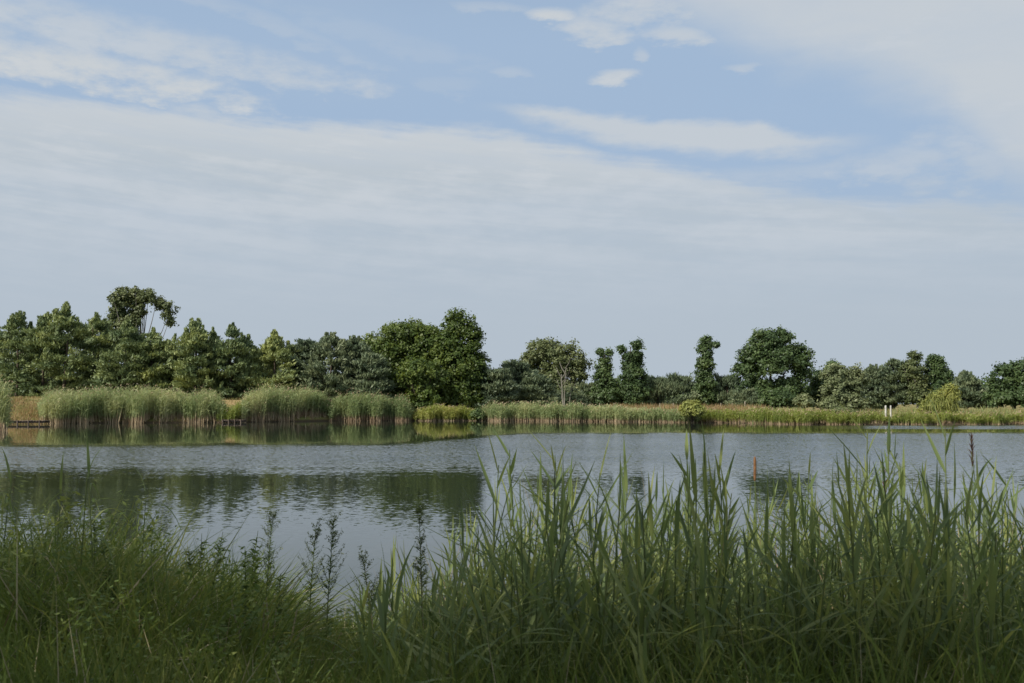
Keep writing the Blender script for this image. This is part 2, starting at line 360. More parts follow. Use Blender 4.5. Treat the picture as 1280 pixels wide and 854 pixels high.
windy = g.m('MULTIPLY', windy, g.ss(fine, 0.3, 0.6, 0.7, 1.0))
strk = g.ss(g.m('SUBTRACT', wx, g.m('MULTIPLY', wy, 0.02)), 20, 32)
st2 = g.m('MULTIPLY', g.m('MULTIPLY', g.ss(wy, 74, 77), g.ss(wy, 89, 86)), strk)
st3 = g.m('MULTIPLY', g.ss(wx, 40, 46), g.ss(wy, 60, 70))
windy = g.m('MAXIMUM', windy, g.m('MAXIMUM', st2, st3))
mid = g.m('MULTIPLY', g.ss(yy, 11, 17), g.ss(yy, 31, 27))
amp = g.m('ADD', g.m('ADD', g.m('MULTIPLY', windy, 0.62), g.m('MULTIPLY', mid, 0.06)), 0.008)
amp = g.m('MULTIPLY', amp, g.ss(big, 0.25, 0.7, 0.75, 1.25))
v1 = g.xyz(g.m('MULTIPLY', wx, 8.0), g.m('MULTIPLY', wy, 8.5), 0)
_, nc = g.noise(v1, 1.0, 3, 0.55)
v2 = g.xyz(g.m('MULTIPLY', wx, 24.0), g.m('MULTIPLY', wy, 26.0), 5)
_, nc2 = g.noise(v2, 1.0, 1, 0.5)
def vm(op, a, b):
    o = g.n('ShaderNodeVectorMath', operation=op); g.put(o.inputs[0], a); g.put(o.inputs[1], b); return o.outputs[0]
sl = vm('ADD', vm('SUBTRACT', nc, (0.5, 0.5, 0.5)), vm('MULTIPLY', vm('SUBTRACT', nc2, (0.5, 0.5, 0.5)), (0.4, 0.4, 0.4)))
sl = vm('MULTIPLY', sl, g.xyz(g.m('MULTIPLY', amp, 0.6), amp, 0.0))
sl = vm('ADD', sl, g.xyz(0.0, g.m('MULTIPLY', windy, -0.072), 0.0))        # normals leaned towards the viewer so the ruffled band reflects higher, brighter sky
nn = g.n('ShaderNodeVectorMath', operation='NORMALIZE'); g.put(nn.inputs[0], vm('ADD', sl, (0.0, 0.0, 1.0)))
p = g.n('ShaderNodeBsdfPrincipled'); p.inputs['Base Color'].default_value = (0.022, 0.030, 0.022, 1)
p.inputs['Roughness'].default_value = 0.03; p.inputs['IOR'].default_value = 1.333
g.put(p.inputs['Normal'], nn.outputs[0])
o = g.n('ShaderNodeOutputMaterial'); g.put(o.inputs[0], p.outputs[0])
wxs = np.concatenate([[-420, -300, -200], np.arange(-140, 141, 20.0), [200, 300, 420]]); wys = np.concatenate([np.arange(-5, 31, 5.0), np.arange(40, 141, 10.0)])
X, Y = np.meshgrid(wxs, wys); vid = np.arange(X.size).reshape(X.shape)
Q = np.stack([vid[:-1, :-1], vid[:-1, 1:], vid[1:, 1:], vid[1:, :-1]], -1).reshape(-1, 4)
water = obj('water', mesh_np('water', np.stack([X, Y, 0 * X], -1).reshape(-1, 3), Q, m)); tag(water, kind='structure')

# ------------------------------------------------------------------ trees
def leaf_cloud(geo, centres, outward, n_leaf, r, leaf, flat=0.7, up=0.4, aspect=1.6, tint_c=None, needle=False):
    K = len(centres); N = K * n_leaf
    c = np.repeat(centres, n_leaf, 0); ow = np.repeat(outward, n_leaf, 0)
    rr = np.repeat(np.ones(K) * r, n_leaf)
    off = rng.normal(0, 0.5, (N, 3)) * rr[:, None] * [1, 1, flat]
    pos = c + off
    if needle: ax = norm(ow * 0.8 + np.array([0, 0, up]) + rng.normal(0, 0.5, (N, 3)))
    else: ax = norm(rng.normal(0, 1, (N, 3)))
    nrm = norm(ow * 0.5 + norm(off) * 0.5 + np.array([0, 0, up]) + rng.normal(0, 0.55, (N, 3)))
    s = norm(np.cross(nrm, ax)); t = norm(np.cross(s, nrm)) if not needle else ax
    sz = leaf * rng.uniform(0.55, 1.35, N)[:, None]
    v = np.stack([pos - t * sz * aspect * .5, pos + s * sz * .5, pos + t * sz * aspect * .5, pos - s * sz * .5], 1)
    Q = np.arange(N * 4).reshape(N, 4)
    tc_ = rng.random(K) if tint_c is None else tint_c
    tint = np.clip(np.repeat(tc_, n_leaf) + rng.normal(0, 0.12, N), 0, 1)
    geo.add(v.reshape(-1, 3), Q, 0, np.repeat(tint, 4))

def sph(n):
    return norm(rng.normal(0, 1, (n, 3)))

def limbs(geo, h0, tops, r0, bend=0.3, mi=0):
    for tp in tops:
        tp = np.asarray(tp, float); b = np.array([0, 0, h0 * rng.uniform(0.7, 1.1)])
        t = np.linspace(0, 1, 5)[:, None]
        mid = (b + tp) / 2 + np.array([tp[0] * .15, tp[1] * .15, -abs(tp[2] - h0) * 0.08]) + rng.normal(0, bend, 3)
        pts = (1 - t) ** 2 * b + 2 * t * (1 - t) * mid + t ** 2 * tp
        tube(geo, pts, np.linspace(r0, r0 * 0.18, 5), 5, mi)

def finish_tree(name, label, loc, trunk_geo, crown_geo, mat, bark='bark', group=None, cat='tree', rz=0):
    t = tag(empty(name, loc, rz), label, cat, group)
    trunk_geo.build('trunk', M_[bark], t); crown_geo.build('crown', M_[mat], t)
    return t

def broad_tree(name, label, px, D, top, lobes, mat='oak', clumps=420, n_leaf=42, leaf=0.27, clump_r=0.55, bark='bark', flat=0.8, up=0.4, trunk_r=0.25, inner=0.35, group=None, aspect=1.5, limb_n=9, cat='tree', gz=None, skirt=0.75):
    "lobes: (px centre, row centre, half width px, half height px) of the crown's masses as they stand at distance D"
    b = P(px, D, z=0); gz = float(ground_z(b.x, D)) if gz is None else gz
    b.z = gz
    L = []
    if skirt: lobes = list(lobes) + [(px, P(0, D, z=gz + 1.0) and HOR - (gz + 1.2 - EYE) * F / D, max(abs(l[0] - px) + l[2] for l in lobes) * skirt, 1.7 * F / D)]
    for (lx, ly, rw, rh) in lobes:
        q = P(lx, D, ly)
        L.append((q.x - b.x, rng.uniform(-.25, .25) * rw / F * D, q.z - gz, rw / F * D, rw / F * D * 0.9, rh / F * D))
    L = np.array(L); wgt = (L[:, 3] * L[:, 4] * L[:, 5]) ** 0.7; wgt /= wgt.sum()
    ids = rng.choice(len(L), clumps, p=wgt); d = sph(clumps)
    d[:, 2] = np.where(d[:, 2] < -0.6, -d[:, 2], d[:, 2])
    rad = np.where(rng.random(clumps) < inner, rng.uniform(0.2, 0.75, clumps), rng.uniform(0.78, 0.99, clumps))
    # uneven outline: the radius swells and shrinks with direction
    rad *= 1 + 0.17 * np.sin(d[:, 0] * 6 + ids) * np.sin(d[:, 2] * 7 + ids * 2)
    rad *= np.where(rng.random(clumps) < .17, rng.uniform(1.06, 1.3, clumps), 1)
    cen = L[ids, :3] + d * rad[:, None] * (L[ids, 3:] - clump_r * 0.45)
    keep = cen[:, 2] > 0.5; cen, d = cen[keep], d[keep]
    cg = Geo(); leaf_cloud(cg, cen, d, int(n_leaf * 1.1), clump_r * rng.uniform(.7, 1.35, len(cen)), leaf * .82, flat, up, aspect)
    tg = Geo(); top_z = L[:, 2].max()
    tz = np.linspace(0, max(top_z, 1.0), 7); sw = np.cumsum(rng.normal(0, .1, (7, 2)), 0)
    tube(tg, np.column_stack([sw[:, 0] * 1, sw[:, 1], tz - 0.15]), np.linspace(trunk_r, trunk_r * .2, 7), 7)
    pick = cen[rng.choice(len(cen), min(limb_n, len(cen)), replace=False)]
    limbs(tg, max(0.8, top_z * 0.3), pick, trunk_r * 0.45)
    return finish_tree(name, label, b, tg, cg, mat, bark, group, cat)

def pine_tree(name, label, px, D, top, width, mat='pine', low=0.03, shape=0.75, clumps=300, n_leaf=40, leaf=0.34, group=None, pointy=0.5, gz=None):
    "whorled branches, each carrying flat tufts of needles that turn up at the end"
    b = P(px, D, z=0); gz = float(ground_z(b.x, D)) if gz is None else gz; b.z = gz
    H = P(px, D, top).z - gz; W = width / F * D / 2 * 1.15; pointy = pointy * .75 if pointy > .25 else pointy
    nb = int(clumps * 1.3 / 4.5); n_leaf = int(n_leaf * .8)
    h = low + (1 - low) * np.sort(rng.random(nb)) ** 0.85
    a = rng.uniform(0, 2 * np.pi, nb)
    prof = np.interp(h, [0, low, 0.35, 0.6, 0.8, 0.93, 1.0], [0.8, 0.95, 1.0, 0.90, 0.62 * (1 - pointy * .45), 0.34 * (1 - pointy * .6), 0.06])
    br = W * prof * rng.uniform(0.7, 1.12, nb)
    rise = np.interp(h, [0, .5, 1], [-0.05, 0.25, 0.9])
    cs, ds, szs, tt = [], [], [], []
    for i in range(nb):
        d = np.array([math.cos(a[i]), math.sin(a[i]), rise[i]]); side = np.array([-d[1], d[0], 0])
        tb = rng.random()
        for j in range(6 if br[i] > 1.2 else 3):
            s = rng.uniform(0.42, 1.0)
            cs.append(np.array([0, 0, h[i] * H]) + d * br[i] * s + side * rng.normal(0, .22) * br[i] * s + [0, 0, rng.normal(0, .12)])
            ds.append(d); szs.append(0.26 + 0.3 * br[i] / 3); tt.append(np.clip(tb + rng.normal(0, .15), 0, 1))
    for j in range(int(nb * .55) if pointy > .25 else 0):                                # upright shoots that break the outline
        i = rng.integers(nb); d = np.array([math.cos(a[i]), math.sin(a[i]), rise[i]]); q0 = np.array([0, 0, h[i] * H]) + d * br[i] * rng.uniform(.55, 1)
        for s in range(3):
            cs.append(q0 + [rng.normal(0, .05), rng.normal(0, .05), .25 + .28 * s]); ds.append(np.array([0, 0, 1.0])); szs.append(.2 - .035 * s); tt.append(rng.uniform(.4, 1))
    for s in range(7 if pointy > .25 else 0):                     # leader shoots
        cs.append(np.array([rng.normal(0, .12), rng.normal(0, .12), H * (0.93 + 0.065 * s / 6)])); ds.append(np.array([0, 0, 1.0])); szs.append(.2); tt.append(.6)
    cs, ds = np.array(cs), norm(np.array(ds)); kz = min(1, H * .97 / cs[:, 2].max()); cs[:, 2] *= kz
    keep = cs[:, 2] > 0.3
    cg = Geo(); leaf_cloud(cg, cs[keep], ds[keep], n_leaf, np.array(szs)[keep] * 1.1, leaf * 0.42, 0.42, 0.6, 3.0, np.array(tt)[keep], needle=True)
    tg = Geo(); tz = np.linspace(0, H * .88, 7); sw = np.cumsum(rng.normal(0, .06, (7, 2)), 0)
    tube(tg, np.column_stack([sw, tz - .15]), np.linspace(0.2, 0.04, 7), 6)
    for i in rng.choice(nb, 14, replace=False):
        d = np.array([math.cos(a[i]), math.sin(a[i]), rise[i]]); t = np.linspace(0, .85, 4)[:, None]
        tube(tg, (np.array([0, 0, h[i] * H]) + d * br[i] * t * .85) * [1, 1, kz], np.linspace(.06, .02, 4), 4)
    return finish_tree(name, label, b, tg, cg, mat, 'bark', group)

def copy_tree(root, loc, rz, sc, label, group=None):
    t = root.copy(); C.objects.link(t); t.location = loc; t.rotation_euler = (0, 0, rz); t.scale = sc; t['label'] = label
    if group: t['group'] = group
    for ch in list(root.children):
        c_ = ch.copy(); C.objects.link(c_); c_.parent = t
    return t
POOL = {}
def back_pine(label, px, D, top, w, kind, group=None):
    "trees of the back rows and the low pines: four grown trees, copied at their own size and turn"
    b = P(px, D, z=0); b.z = float(ground_z(b.x, D)); H = P(px, D, top).z - b.z; W = w / F * D
    ks = POOL.setdefault(kind, [])
    if len(ks) < 3:
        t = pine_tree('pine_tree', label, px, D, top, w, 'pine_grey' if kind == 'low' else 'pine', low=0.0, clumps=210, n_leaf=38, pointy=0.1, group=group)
        ks.append((t, H, W)); return t
    t, h0, w0_ = ks[int(rng.integers(3))]
    return copy_tree(t, b, rng.uniform(0, 6.28), (W / w0_, W / w0_, H / h0), label, group)
PG = 'pines along the far left bank'
pine_tree('pine_tree', 'pine cut by the left edge of the photo, above the grassy gap', -22, 122, 392, 80)
pine_tree('pine_tree', 'dark green pine above the bare grassy gap at the far left', 22, 118, 387, 60, clumps=260, pointy=.7)
pine_tree('pine_tree', 'tallest pine with a pointed leader, left of the tall airy olive tree', 82, 116, 375, 64, clumps=260, pointy=1.0)
pine_tree('pine_tree', 'pine with a blunt top between the edge pine and the pointed leader pine', 56, 117, 388, 52, clumps=220, pointy=.6)
pine_tree('pine_tree', 'bushy pine between the pointed leader pine and the tall airy tree', 120, 119, 389, 60, clumps=260, pointy=.5)
pine_tree('pine_tree', 'rounded pine below the left half of the tall airy olive tree', 158, 114, 399, 62, clumps=270, pointy=0.5)
pine_tree('pine_tree', 'rounded pine below the right half of the tall airy tree', 190, 115, 408, 54, clumps=220, pointy=0.4)
pine_tree('pine_tree', 'lower pine to the right of the tall airy tree, left of the sky gap', 212, 116, 424, 58)
pine_tree('pine_tree', 'slim pine with a narrow top just right of the sky gap', 244, 114, 396, 50, pointy=0.8)
pine_tree('pine_tree', 'pine with the highest top of the group above the end of the long reed clump', 290, 115, 402, 48, clumps=220, pointy=0.9)
pine_tree('pine_tree', 'shorter pine leaning against the right side of the group above the reed clump end', 309, 116, 417, 38, clumps=150, pointy=0.8)
pine_tree('pine_tree', 'narrow pine between the slim pine and the group above the reed clump end', 267, 116, 408, 38, clumps=170, pointy=1.0)
pine_tree('pine_tree', 'short pine filling the dip left of the narrow pointed pine', 320, 124, 436, 50, pointy=0.3)
pine_tree('pine_tree', 'narrow pointed pine behind the tallest straw coloured reeds', 344, 117, 411, 56, pointy=1.0)
pine_tree('pine_tree', 'rounded pine right of the narrow pointed pine', 384, 119, 424, 60, 'pine_grey', pointy=0.2)
pine_tree('pine_tree', 'broad grey green pine, second from the left side of the oak', 412, 117, 414, 62, 'pine_grey', clumps=270, pointy=0.4)
pine_tree('pine_tree', 'grey green pine between the broad one and the oak', 440, 118, 418, 60, 'pine_grey', clumps=260, pointy=0.5)
pine_tree('pine_tree', 'grey green pine in front of the left foot of the oak', 462, 116, 440, 50, 'pine_grey', pointy=0.2)
for px, D, top, w, lab in [(0, 134, 412, 90, 'pine in the back row behind the first two pines from the left'), (100, 136, 404, 100, 'pine in the back row between the pointed pine and the bushy pine'),
                      (150, 138, 420, 110, 'pine in the back row behind the two rounded pines'), (265, 134, 425, 80, 'pine in the back row between the slim and the pine group'), (365, 138, 436, 90, 'pine in the back row right of the narrow pointed pine'), (318, 132, 446, 60, 'low pine in the back row behind the short filling pine')]:
    back_pine(lab, px, D, top, w, 'tall')

for i, px in enumerate(range(-60, 640, 38)):
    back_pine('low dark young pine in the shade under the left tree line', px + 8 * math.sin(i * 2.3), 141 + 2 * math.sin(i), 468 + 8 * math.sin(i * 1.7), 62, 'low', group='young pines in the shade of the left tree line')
broad_tree('airy_tree', 'tall airy olive tree with open crown and bare bending limbs above the pines', 172, 128, 357,
           [(153, 375, 20, 18), (146, 397, 15, 18), (170, 373, 12, 13), (188, 372, 15, 12), (206, 392, 14, 17), (163, 402, 18, 12), (198, 381, 8, 8), (213, 403, 7, 7), (152, 413, 20, 14), (172, 388, 12, 9)], 'olive', 380, 42, 0.24, 0.42, 'pale_bark', trunk_r=.26, limb_n=30, inner=.3, skirt=0)
broad_tree('oak_tree', 'broad spreading oak in the middle of the left tree line', 505, 122, 400,
           [(505, 432, 50, 33), (480, 452, 34, 28), (535, 440, 34, 34), (508, 470, 42, 26), (470, 440, 20, 18), (520, 415, 24, 14)], 'oak', 1000, 40, 0.27, 0.6)
broad_tree('oak_tree', 'tallest oak with an upright crown at the right end of the left tree line', 572, 120, 387,
           [(574, 410, 24, 23), (560, 430, 24, 20), (590, 432, 17, 22), (572, 460, 36, 34), (552, 478, 26, 22), (592, 474, 22, 26), (597, 452, 12, 14), (574, 488, 34, 14)], 'oak', 950, 40, 0.27, 0.55)
broad_tree('young_oak', 'lighter green young oak standing before the two big oaks', 530, 116, 448,
           [(524, 466, 26, 18), (536, 478, 20, 18), (515, 478, 18, 14)], 'oak', 240, 38, 0.24, 0.5)
for px, D, top, w, lab in [(618, 120, 461, 50, 'grey green pine against the right side of the tallest oak'), (646, 126, 450, 62, 'bushy grey green pine left of the round olive tree'),
                      (668, 124, 470, 46, 'low grey green pine in front of the round olive tree')]:
    pine_tree('pine_tree', lab, px, D, top, w, 'pine_grey', clumps=300, pointy=0.0)
broad_tree('olive_tree', 'round olive green tree behind the pale bare trunks', 690, 136, 423,
           [(680, 446, 32, 23), (706, 456, 30, 24), (662, 464, 20, 20), (690, 476, 40, 24), (722, 464, 14, 16), (690, 492, 42, 14), (722, 484, 14, 14), (660, 482, 20, 16)], 'olive', 820, 40, 0.27, 0.55, 'pale_bark')
broad_tree('ivy_clad_tree', 'narrow dark tree with a forked tuft on top, left one of the close pair', 756, 132, 436,
           [(750, 443, 7, 7), (761, 442, 5, 6), (755, 454, 9, 11), (756, 467, 12, 12), (756, 480, 17, 15), (757, 495, 23, 13)], 'dark', 330, 42, 0.24, 0.42)
broad_tree('ivy_clad_tree', 'taller narrow dark tree with a side tuft, right one of the close pair', 790, 132, 425,
           [(796, 433, 8, 9), (776, 439, 7, 7), (784, 447, 7, 7), (795, 447, 9, 10), (790, 458, 14, 12), (791, 472, 17, 14), (792, 488, 21, 16)], 'dark', 420, 42, 0.24, 0.45)
broad_tree('ivy_clad_tree', 'lone dark green column of a tree with one side twig near its top', 881, 132, 419,
           [(883, 428, 8, 9), (880, 440, 10, 11), (881, 453, 11, 11), (881, 466, 12, 12), (880, 480, 14, 13), (880, 494, 17, 14), (893, 431, 7, 3)], 'dark', 380, 42, 0.24, 0.4)
broad_tree('broadleaf_tree', 'largest round dark green tree in the right half', 962, 132, 411,
           [(956, 428, 21, 17), (977, 425, 15, 14), (940, 446, 19, 16), (996, 446, 20, 17), (966, 455, 38, 24), (934, 468, 20, 18), (1002, 466, 15, 18), (944, 487, 28, 16), (986, 485, 26, 15), (962, 497, 36, 12)], 'dark', 1050, 40, 0.27, 0.55, inner=.3)
low = [(606, 137, 474, 40, 'low dark pine in the shade right of the tallest oak'), (732, 134, 480, 46, 'low dark pine left of the close pair of narrow trees'), (772, 136, 478, 40, 'low dark pine between the close pair of narrow trees'),
       (822, 134, 470, 44, 'low dark pine right of the close pair of narrow trees'), (846, 133, 468, 46, 'low dark pine left of the dark column tree'), (712, 130, 484, 40, 'low dark pine below the round olive tree'),
       (868, 136, 476, 34, 'low dark pine touching the left foot of the column tree'), (908, 133, 468, 40, 'low dark pine between the column tree and the largest round tree'), (928, 130, 486, 40, 'low dark pine at the left foot of the largest round tree'),
       (895, 138, 478, 44, 'low dark pine in the back row right of the column tree'), (800, 138, 478, 60, 'low dark pine in the back row behind the taller narrow tree'), (750, 140, 484, 60, 'low dark pine in the back row behind the forked narrow tree')]
for px, D, top, w, lab in low: back_pine(lab, px, D, top, w, 'low')
broad_tree('broadleaf_tree', 'dark tree in the gap right of the largest round tree', 1022, 138, 462, [(1022, 478, 14, 16), (1015, 492, 14, 14), (1032, 490, 14, 16)], 'dark', 200, 38, 0.26, 0.5)
broad_tree('broadleaf_tree', 'dark crown showing above the grey green willow', 1043, 134, 451, [(1042, 464, 14, 13), (1046, 480, 20, 20)], 'dark', 200, 38, 0.26, 0.5)
broad_tree('willow_tree', 'grey green willow leaning over the water right of the largest tree', 1052, 99, 455,
           [(1043, 472, 16, 18), (1066, 474, 17, 16), (1054, 492, 28, 24), (1044, 508, 18, 12), (1066, 506, 18, 12)], 'willow', 430, 44, 0.17, 0.42, aspect=2.6, trunk_r=.16, gz=0.5)
pine_tree('pine_tree', 'left of the two slim pines right of the willow', 1089, 134, 455, 34, 'pine_grey', pointy=.6, clumps=260)
pine_tree('pine_tree', 'tall pine left of the light birch crown', 1116, 134, 448, 40, 'pine_grey', pointy=.3, clumps=280)
pine_tree('pine_tree', 'right of the two slim pines right of the willow', 1102, 138, 457, 36, 'pine_grey', pointy=.6, clumps=240)
broad_tree('birch_tree', 'tallest tree of the right hand group, a birch with lighter crown', 1144, 132, 437,
           [(1143, 450, 11, 12), (1140, 468, 18, 18), (1145, 490, 22, 20)], 'olive', 340, 40, 0.22, 0.42, 'pale_bark')
broad_tree('broadleaf_tree', 'dark upright tree behind the yellow weeping willow', 1170, 133, 443,
           [(1170, 456, 13, 13), (1172, 474, 20, 18), (1168, 492, 20, 16), (1182, 480, 10, 14)], 'dark', 360, 40, 0.25, 0.45)
pine_tree('pine_tree', 'lone pine right of the yellow weeping willow', 1207, 130, 463, 40, 'pine_grey', pointy=.9, clumps=300)
pine_tree('pine_tree', 'smallest pine, beside the lone pine on the right', 1226, 132, 485, 22, 'pine_grey', pointy=.5, clumps=150)
broad_tree('broadleaf_tree', 'round green tree cut by the right edge of the photo', 1266, 126, 454,
           [(1262, 474, 26, 20), (1285, 470, 30, 22), (1252, 490, 18, 16), (1275, 492, 36, 16)], 'dark', 560, 40, 0.26, 0.5, inner=.3)
broad_tree('broadleaf_tree', 'green tree just beyond the right edge of the photo', 1330, 128, 450, [(1330, 476, 36, 26)], 'dark', 300, 34, 0.3, 0.6)
# far-off wood that shows in the gaps between the trees
cg = Geo(); n = 1500
xs = rng.uniform(-330, 330, n); cs = np.column_stack([xs, 420 + rng.normal(0, 8, n), 0.4 + rng.random(n) ** .7 * (8 + 2.5 * np.sin(xs * .045) + 1.5 * np.sin(xs * .17))])
leaf_cloud(cg, cs, np.tile([[0, -1, .3]], (n, 1)), 12, 1.8, 1.4, .8)
fw = cg.build('distant_wood', M_['dark']); tag(fw, 'far-off low wood showing in the gaps between the trees', 'wood', kind='stuff')

# weeping willow and shore shrubs
ww = broad_tree('weeping_willow', 'yellow green weeping willow hanging over the far shore near the white posts', 1172, 96, 482,
           [(1184, 495, 13, 12), (1172, 502, 16, 12), (1161, 511, 13, 12), (1180, 512, 15, 14), (1153, 517, 8, 9)], 'yellow_willow', 240, 34, 0.13, 0.3, aspect=3.2, trunk_r=.13, gz=0.25, skirt=0, flat=1.6)
wg = Geo(); n = 150
for (lx, ly, rw, rh) in [(1184, 495, 13, 12), (1172, 502, 16, 12), (1161, 510, 13, 10), (1180, 508, 15, 12)]:
    q = P(lx, 96, ly) - ww.location; d = sph(n); d[:, 2] = abs(d[:, 2]); rr = rw / F * 96
    ribbons(wg, np.array(q) + d * [rr, rr, rh / F * 96], d * [.25, .25, 0] + [0, 0, -.8], rng.uniform(.4, 1.0, n), .035, .05, 4, 0)
wg.build('hanging_twigs', M_['yellow_willow'], ww)
def shrub(name, label, px, D, top, w, mat, n=90, leaf=.13, bark='bark', r=.3):
    b = P(px, D, z=0); b.z = float(max(ground_z(b.x, D), .03)); H = P(px, D, top).z - b.z; W = w / F * D / 2
    cg = Geo(); d = sph(n); d[:, 2] = np.abs(d[:, 2]) * .9 - .1
    base = d * rng.uniform(.4, 1, n)[:, None] * [W, W, H * .55] + [0, 0, H * .45]
    leaf_cloud(cg, base, d, 46, r, leaf, 1.0, .5, 2.2)
    k = n; up = norm(d + [0, 0, 1.4]); ribbons(cg, base, up, .5, .05, .1, 2, 0)
    tg = Geo(); limbs(tg, .05, base[:12], .035, .06)
    return finish_tree(name, label, b, tg, cg, mat, bark, cat='shrub')
shrub('shrub', 'pale yellowish round shrub at the far shore in front of the column tree', 864, 100, 498, 32, 'yellow_willow', 130)
shrub('shrub', 'small dark round bush on the dry bank right of the reed clumps', 531, 114, 512, 16, 'dark', 50, .12)
shrub('shrub', 'dark bush standing at the water where the low bright reeds end', 597, 112, 511, 14, 'dark', 60, .12)
shrub('shrub', 'brownish bush at the waterline under the grey green willow', 1050, 96, 512, 42, 'olive', 130, .12)
shrub('shrub', 'pale shrub in front of the dark gap right of the largest round tree', 1003, 112, 492, 24, 'willow', 80)

# pale bare trunks in front of the olive tree
def snag(label, px, D, top, bot, r, lean, twigs, tufts=0):
    b = P(px, D, bot); t = P(px + lean, D, top); H = t.z - b.z
    root = tag(empty('bare_tree', b), label, 'bare tree', 'pale bare trunks in front of the olive tree')
    tg = Geo(); L = t.x - b.x
    zz = np.linspace(-1.5, H, 8); tube(tg, np.column_stack([L * np.clip(zz / H, 0, 1) + rng.normal(0, .03, 8), 0 * zz, zz]), np.linspace(r, r * .3, 8), 6)
    tg.build('trunk', M_['pale_bark'], root)
    for i in range(twigs):
        h = rng.uniform(.35, .98); a = rng.choice([-1, 1]); bg_ = Geo()
        s = np.array([L * h, 0, H * h]); tube(bg_, [s, s + [a * .35, rng.normal(0, .2), .5], s + [a * .6, rng.normal(0, .3), 1.2]], [r * .35, r * .25, .015], 4)
        bg_.build('branch', M_['pale_bark'], root)
    if tufts:
        cg = Geo(); c = np.column_stack([L + rng.normal(.4, .6, tufts), rng.normal(0, .4, tufts), H * rng.uniform(.35, 1.0, tufts)])
        leaf_cloud(cg, c, np.tile([[0, 0, 1.]], (tufts, 1)), 16, .3, .15, 1)
        cg.build('foliage', M_['willow'], root)
snag('thickest pale bare trunk, leftmost of the three before the olive tree', 703, 112, 468, 503, .12, -1.5, 7, 0)
snag('slim pale bare trunk, middle of the three before the olive tree', 705, 113, 459, 500, .09, 1.5, 5, 9)
snag('short leaning pale stem, rightmost of the three before the olive tree', 712, 113, 477, 498, .06, 3, 3, 5)

# ------------------------------------------------------------------ far bank reeds and grass
def reed_clump(name, label, px0, px1, D0, depth, tops, mat='far_reed', dry=1.0, n=3000, leafn=6, drymat='dry_stem', kind=None, leafy=1.0, group=None, dryh=0.22):
    "a stand of reeds: tan lower stems, arching leaves above; tops = [(px, row), ...] outline"
    px = rng.uniform(px0, px1, n); dd = rng.uniform(0, 1, n) ** 1.0 * depth
    x = (px - 640) / F * D0
    yb = (far_shore(x) if D0 > 80 else np.full(n, D0)) - 0.6 + dd + .2 * np.sin(px * .21) + .15 * np.sin(px * .83 + 1) + rng.normal(0, .15, n)
    x = (px - 640) / F * yb
    z0 = np.maximum(ground_z(x, yb) if D0 > 80 else 0 * x, -.1)
    tp = np.interp(px, [t[0] for t in tops], [t[1] for t in tops])
    edge = np.clip(np.minimum(px - px0, px1 - px) / 7.0, 0, 1) ** .5
    H = (EYE + (HOR - tp) / F * yb - z0) * rng.uniform(0.6, 1.12, n) * (0.42 + .58 * edge)
    H *= 1 + .09 * np.sin(x * 2.1) * np.sin(x * .77 + 2) + .08 * np.sin(x * 5.3 + 2 * np.sin(x * 1.7)) + .05 * np.sin(x * 11.1 + yb)
    H = np.maximum(H, .4)
    g_ = Geo(); base = np.column_stack([x, yb, z0])
    lean = rng.normal(0, .09, (n, 2)) + np.column_stack([.07 * np.sin(x * 1.9), 0 * x]); d = norm(np.column_stack([lean, np.ones(n)]))
    tint_patch = 0.5 + .3 * np.sin(x * 1.1) * np.sin(x * .43 + 1)
    ribbons(g_, base, d, H * (dryh + .18 * rng.random(n)) * dry + .05, .05, 0, 2, 1)
    ribbons(g_, base + d * (H * .2)[:, None], d, H * .8, .035, rng.uniform(0, .05, n), 3, 0, np.clip(tint_patch + rng.normal(0, .2, n), 0, 1))
    pl_ = rng.random(n) < .3
    ribbons(g_, (base + d * (H * .98)[:, None])[pl_], np.column_stack([rng.normal(.25, .3, pl_.sum()), rng.normal(0, .3, pl_.sum()), np.ones(pl_.sum())]), rng.uniform(.2, .38, pl_.sum()), .06, .5, 2, 1, prof='plume')
    for k in range(leafn):
        s = rng.uniform(.3, .92, n); a = rng.uniform(0, 2 * np.pi, n); a = np.where(rng.random(n) < .3, rng.normal(0.2, .6, n), a)
        dirs = np.column_stack([np.cos(a) * .6, np.sin(a) * .6, rng.uniform(.6, 1.5, n)])
        ribbons(g_, base + d * (H * s)[:, None], dirs, rng.uniform(.35, .75, n) * leafy, .06, rng.uniform(.2, .9, n), 2, 0, np.clip(tint_patch + rng.normal(0, .22, n), 0, 1), prof='leaf')
    o = g_.build(name, [M_[mat], M_[drymat]])
    return tag(o, label, 'reeds', group, kind)
RG = 'reed clumps along the far left shore'
reed_clump('reed_clump', 'longest green reed clump on the far left shore', 50, 281, 98, 4.0, [(50, 494), (70, 489), (140, 487), (200, 488), (240, 491), (270, 490), (281, 497)], n=4200, group=RG)
reed_clump('reed_clump', 'tallest straw streaked reed clump behind the water, below the pointed pine', 302, 411, 104, 3.5, [(302, 497), (318, 487), (350, 484), (390, 487), (411, 497)], n=2300, dryh=.5, group=RG)
reed_clump('reed_clump', 'bright green reed clump with tan foot below the left oak', 412, 516, 110, 3.5, [(412, 496), (425, 494), (460, 492), (500, 498), (516, 503)], 'far_reed', n=2300, group=RG)
reed_clump('reed_clump', 'low fresh yellow green reeds on the shore below the tallest oak', 519, 597, 112, 2.5, [(519, 511), (545, 508), (580, 510), (597, 513)], 'far_reed_bright', n=1300, group=RG, dryh=.12)
reed_clump('reed_clump', 'thin pale reeds in the small gap between the two tallest reed clumps', 272, 306, 102, 3, [(272, 507), (285, 510), (306, 502)], 'far_reed_bright', n=420, group=RG)
reed_clump('reed_clump', 'tall dark nearer reed clump cut by the left edge of the photo', -60, 11, 70, 3, [(-60, 470), (-10, 474), (4, 478), (11, 492)], n=900, leafn=10, group=RG)
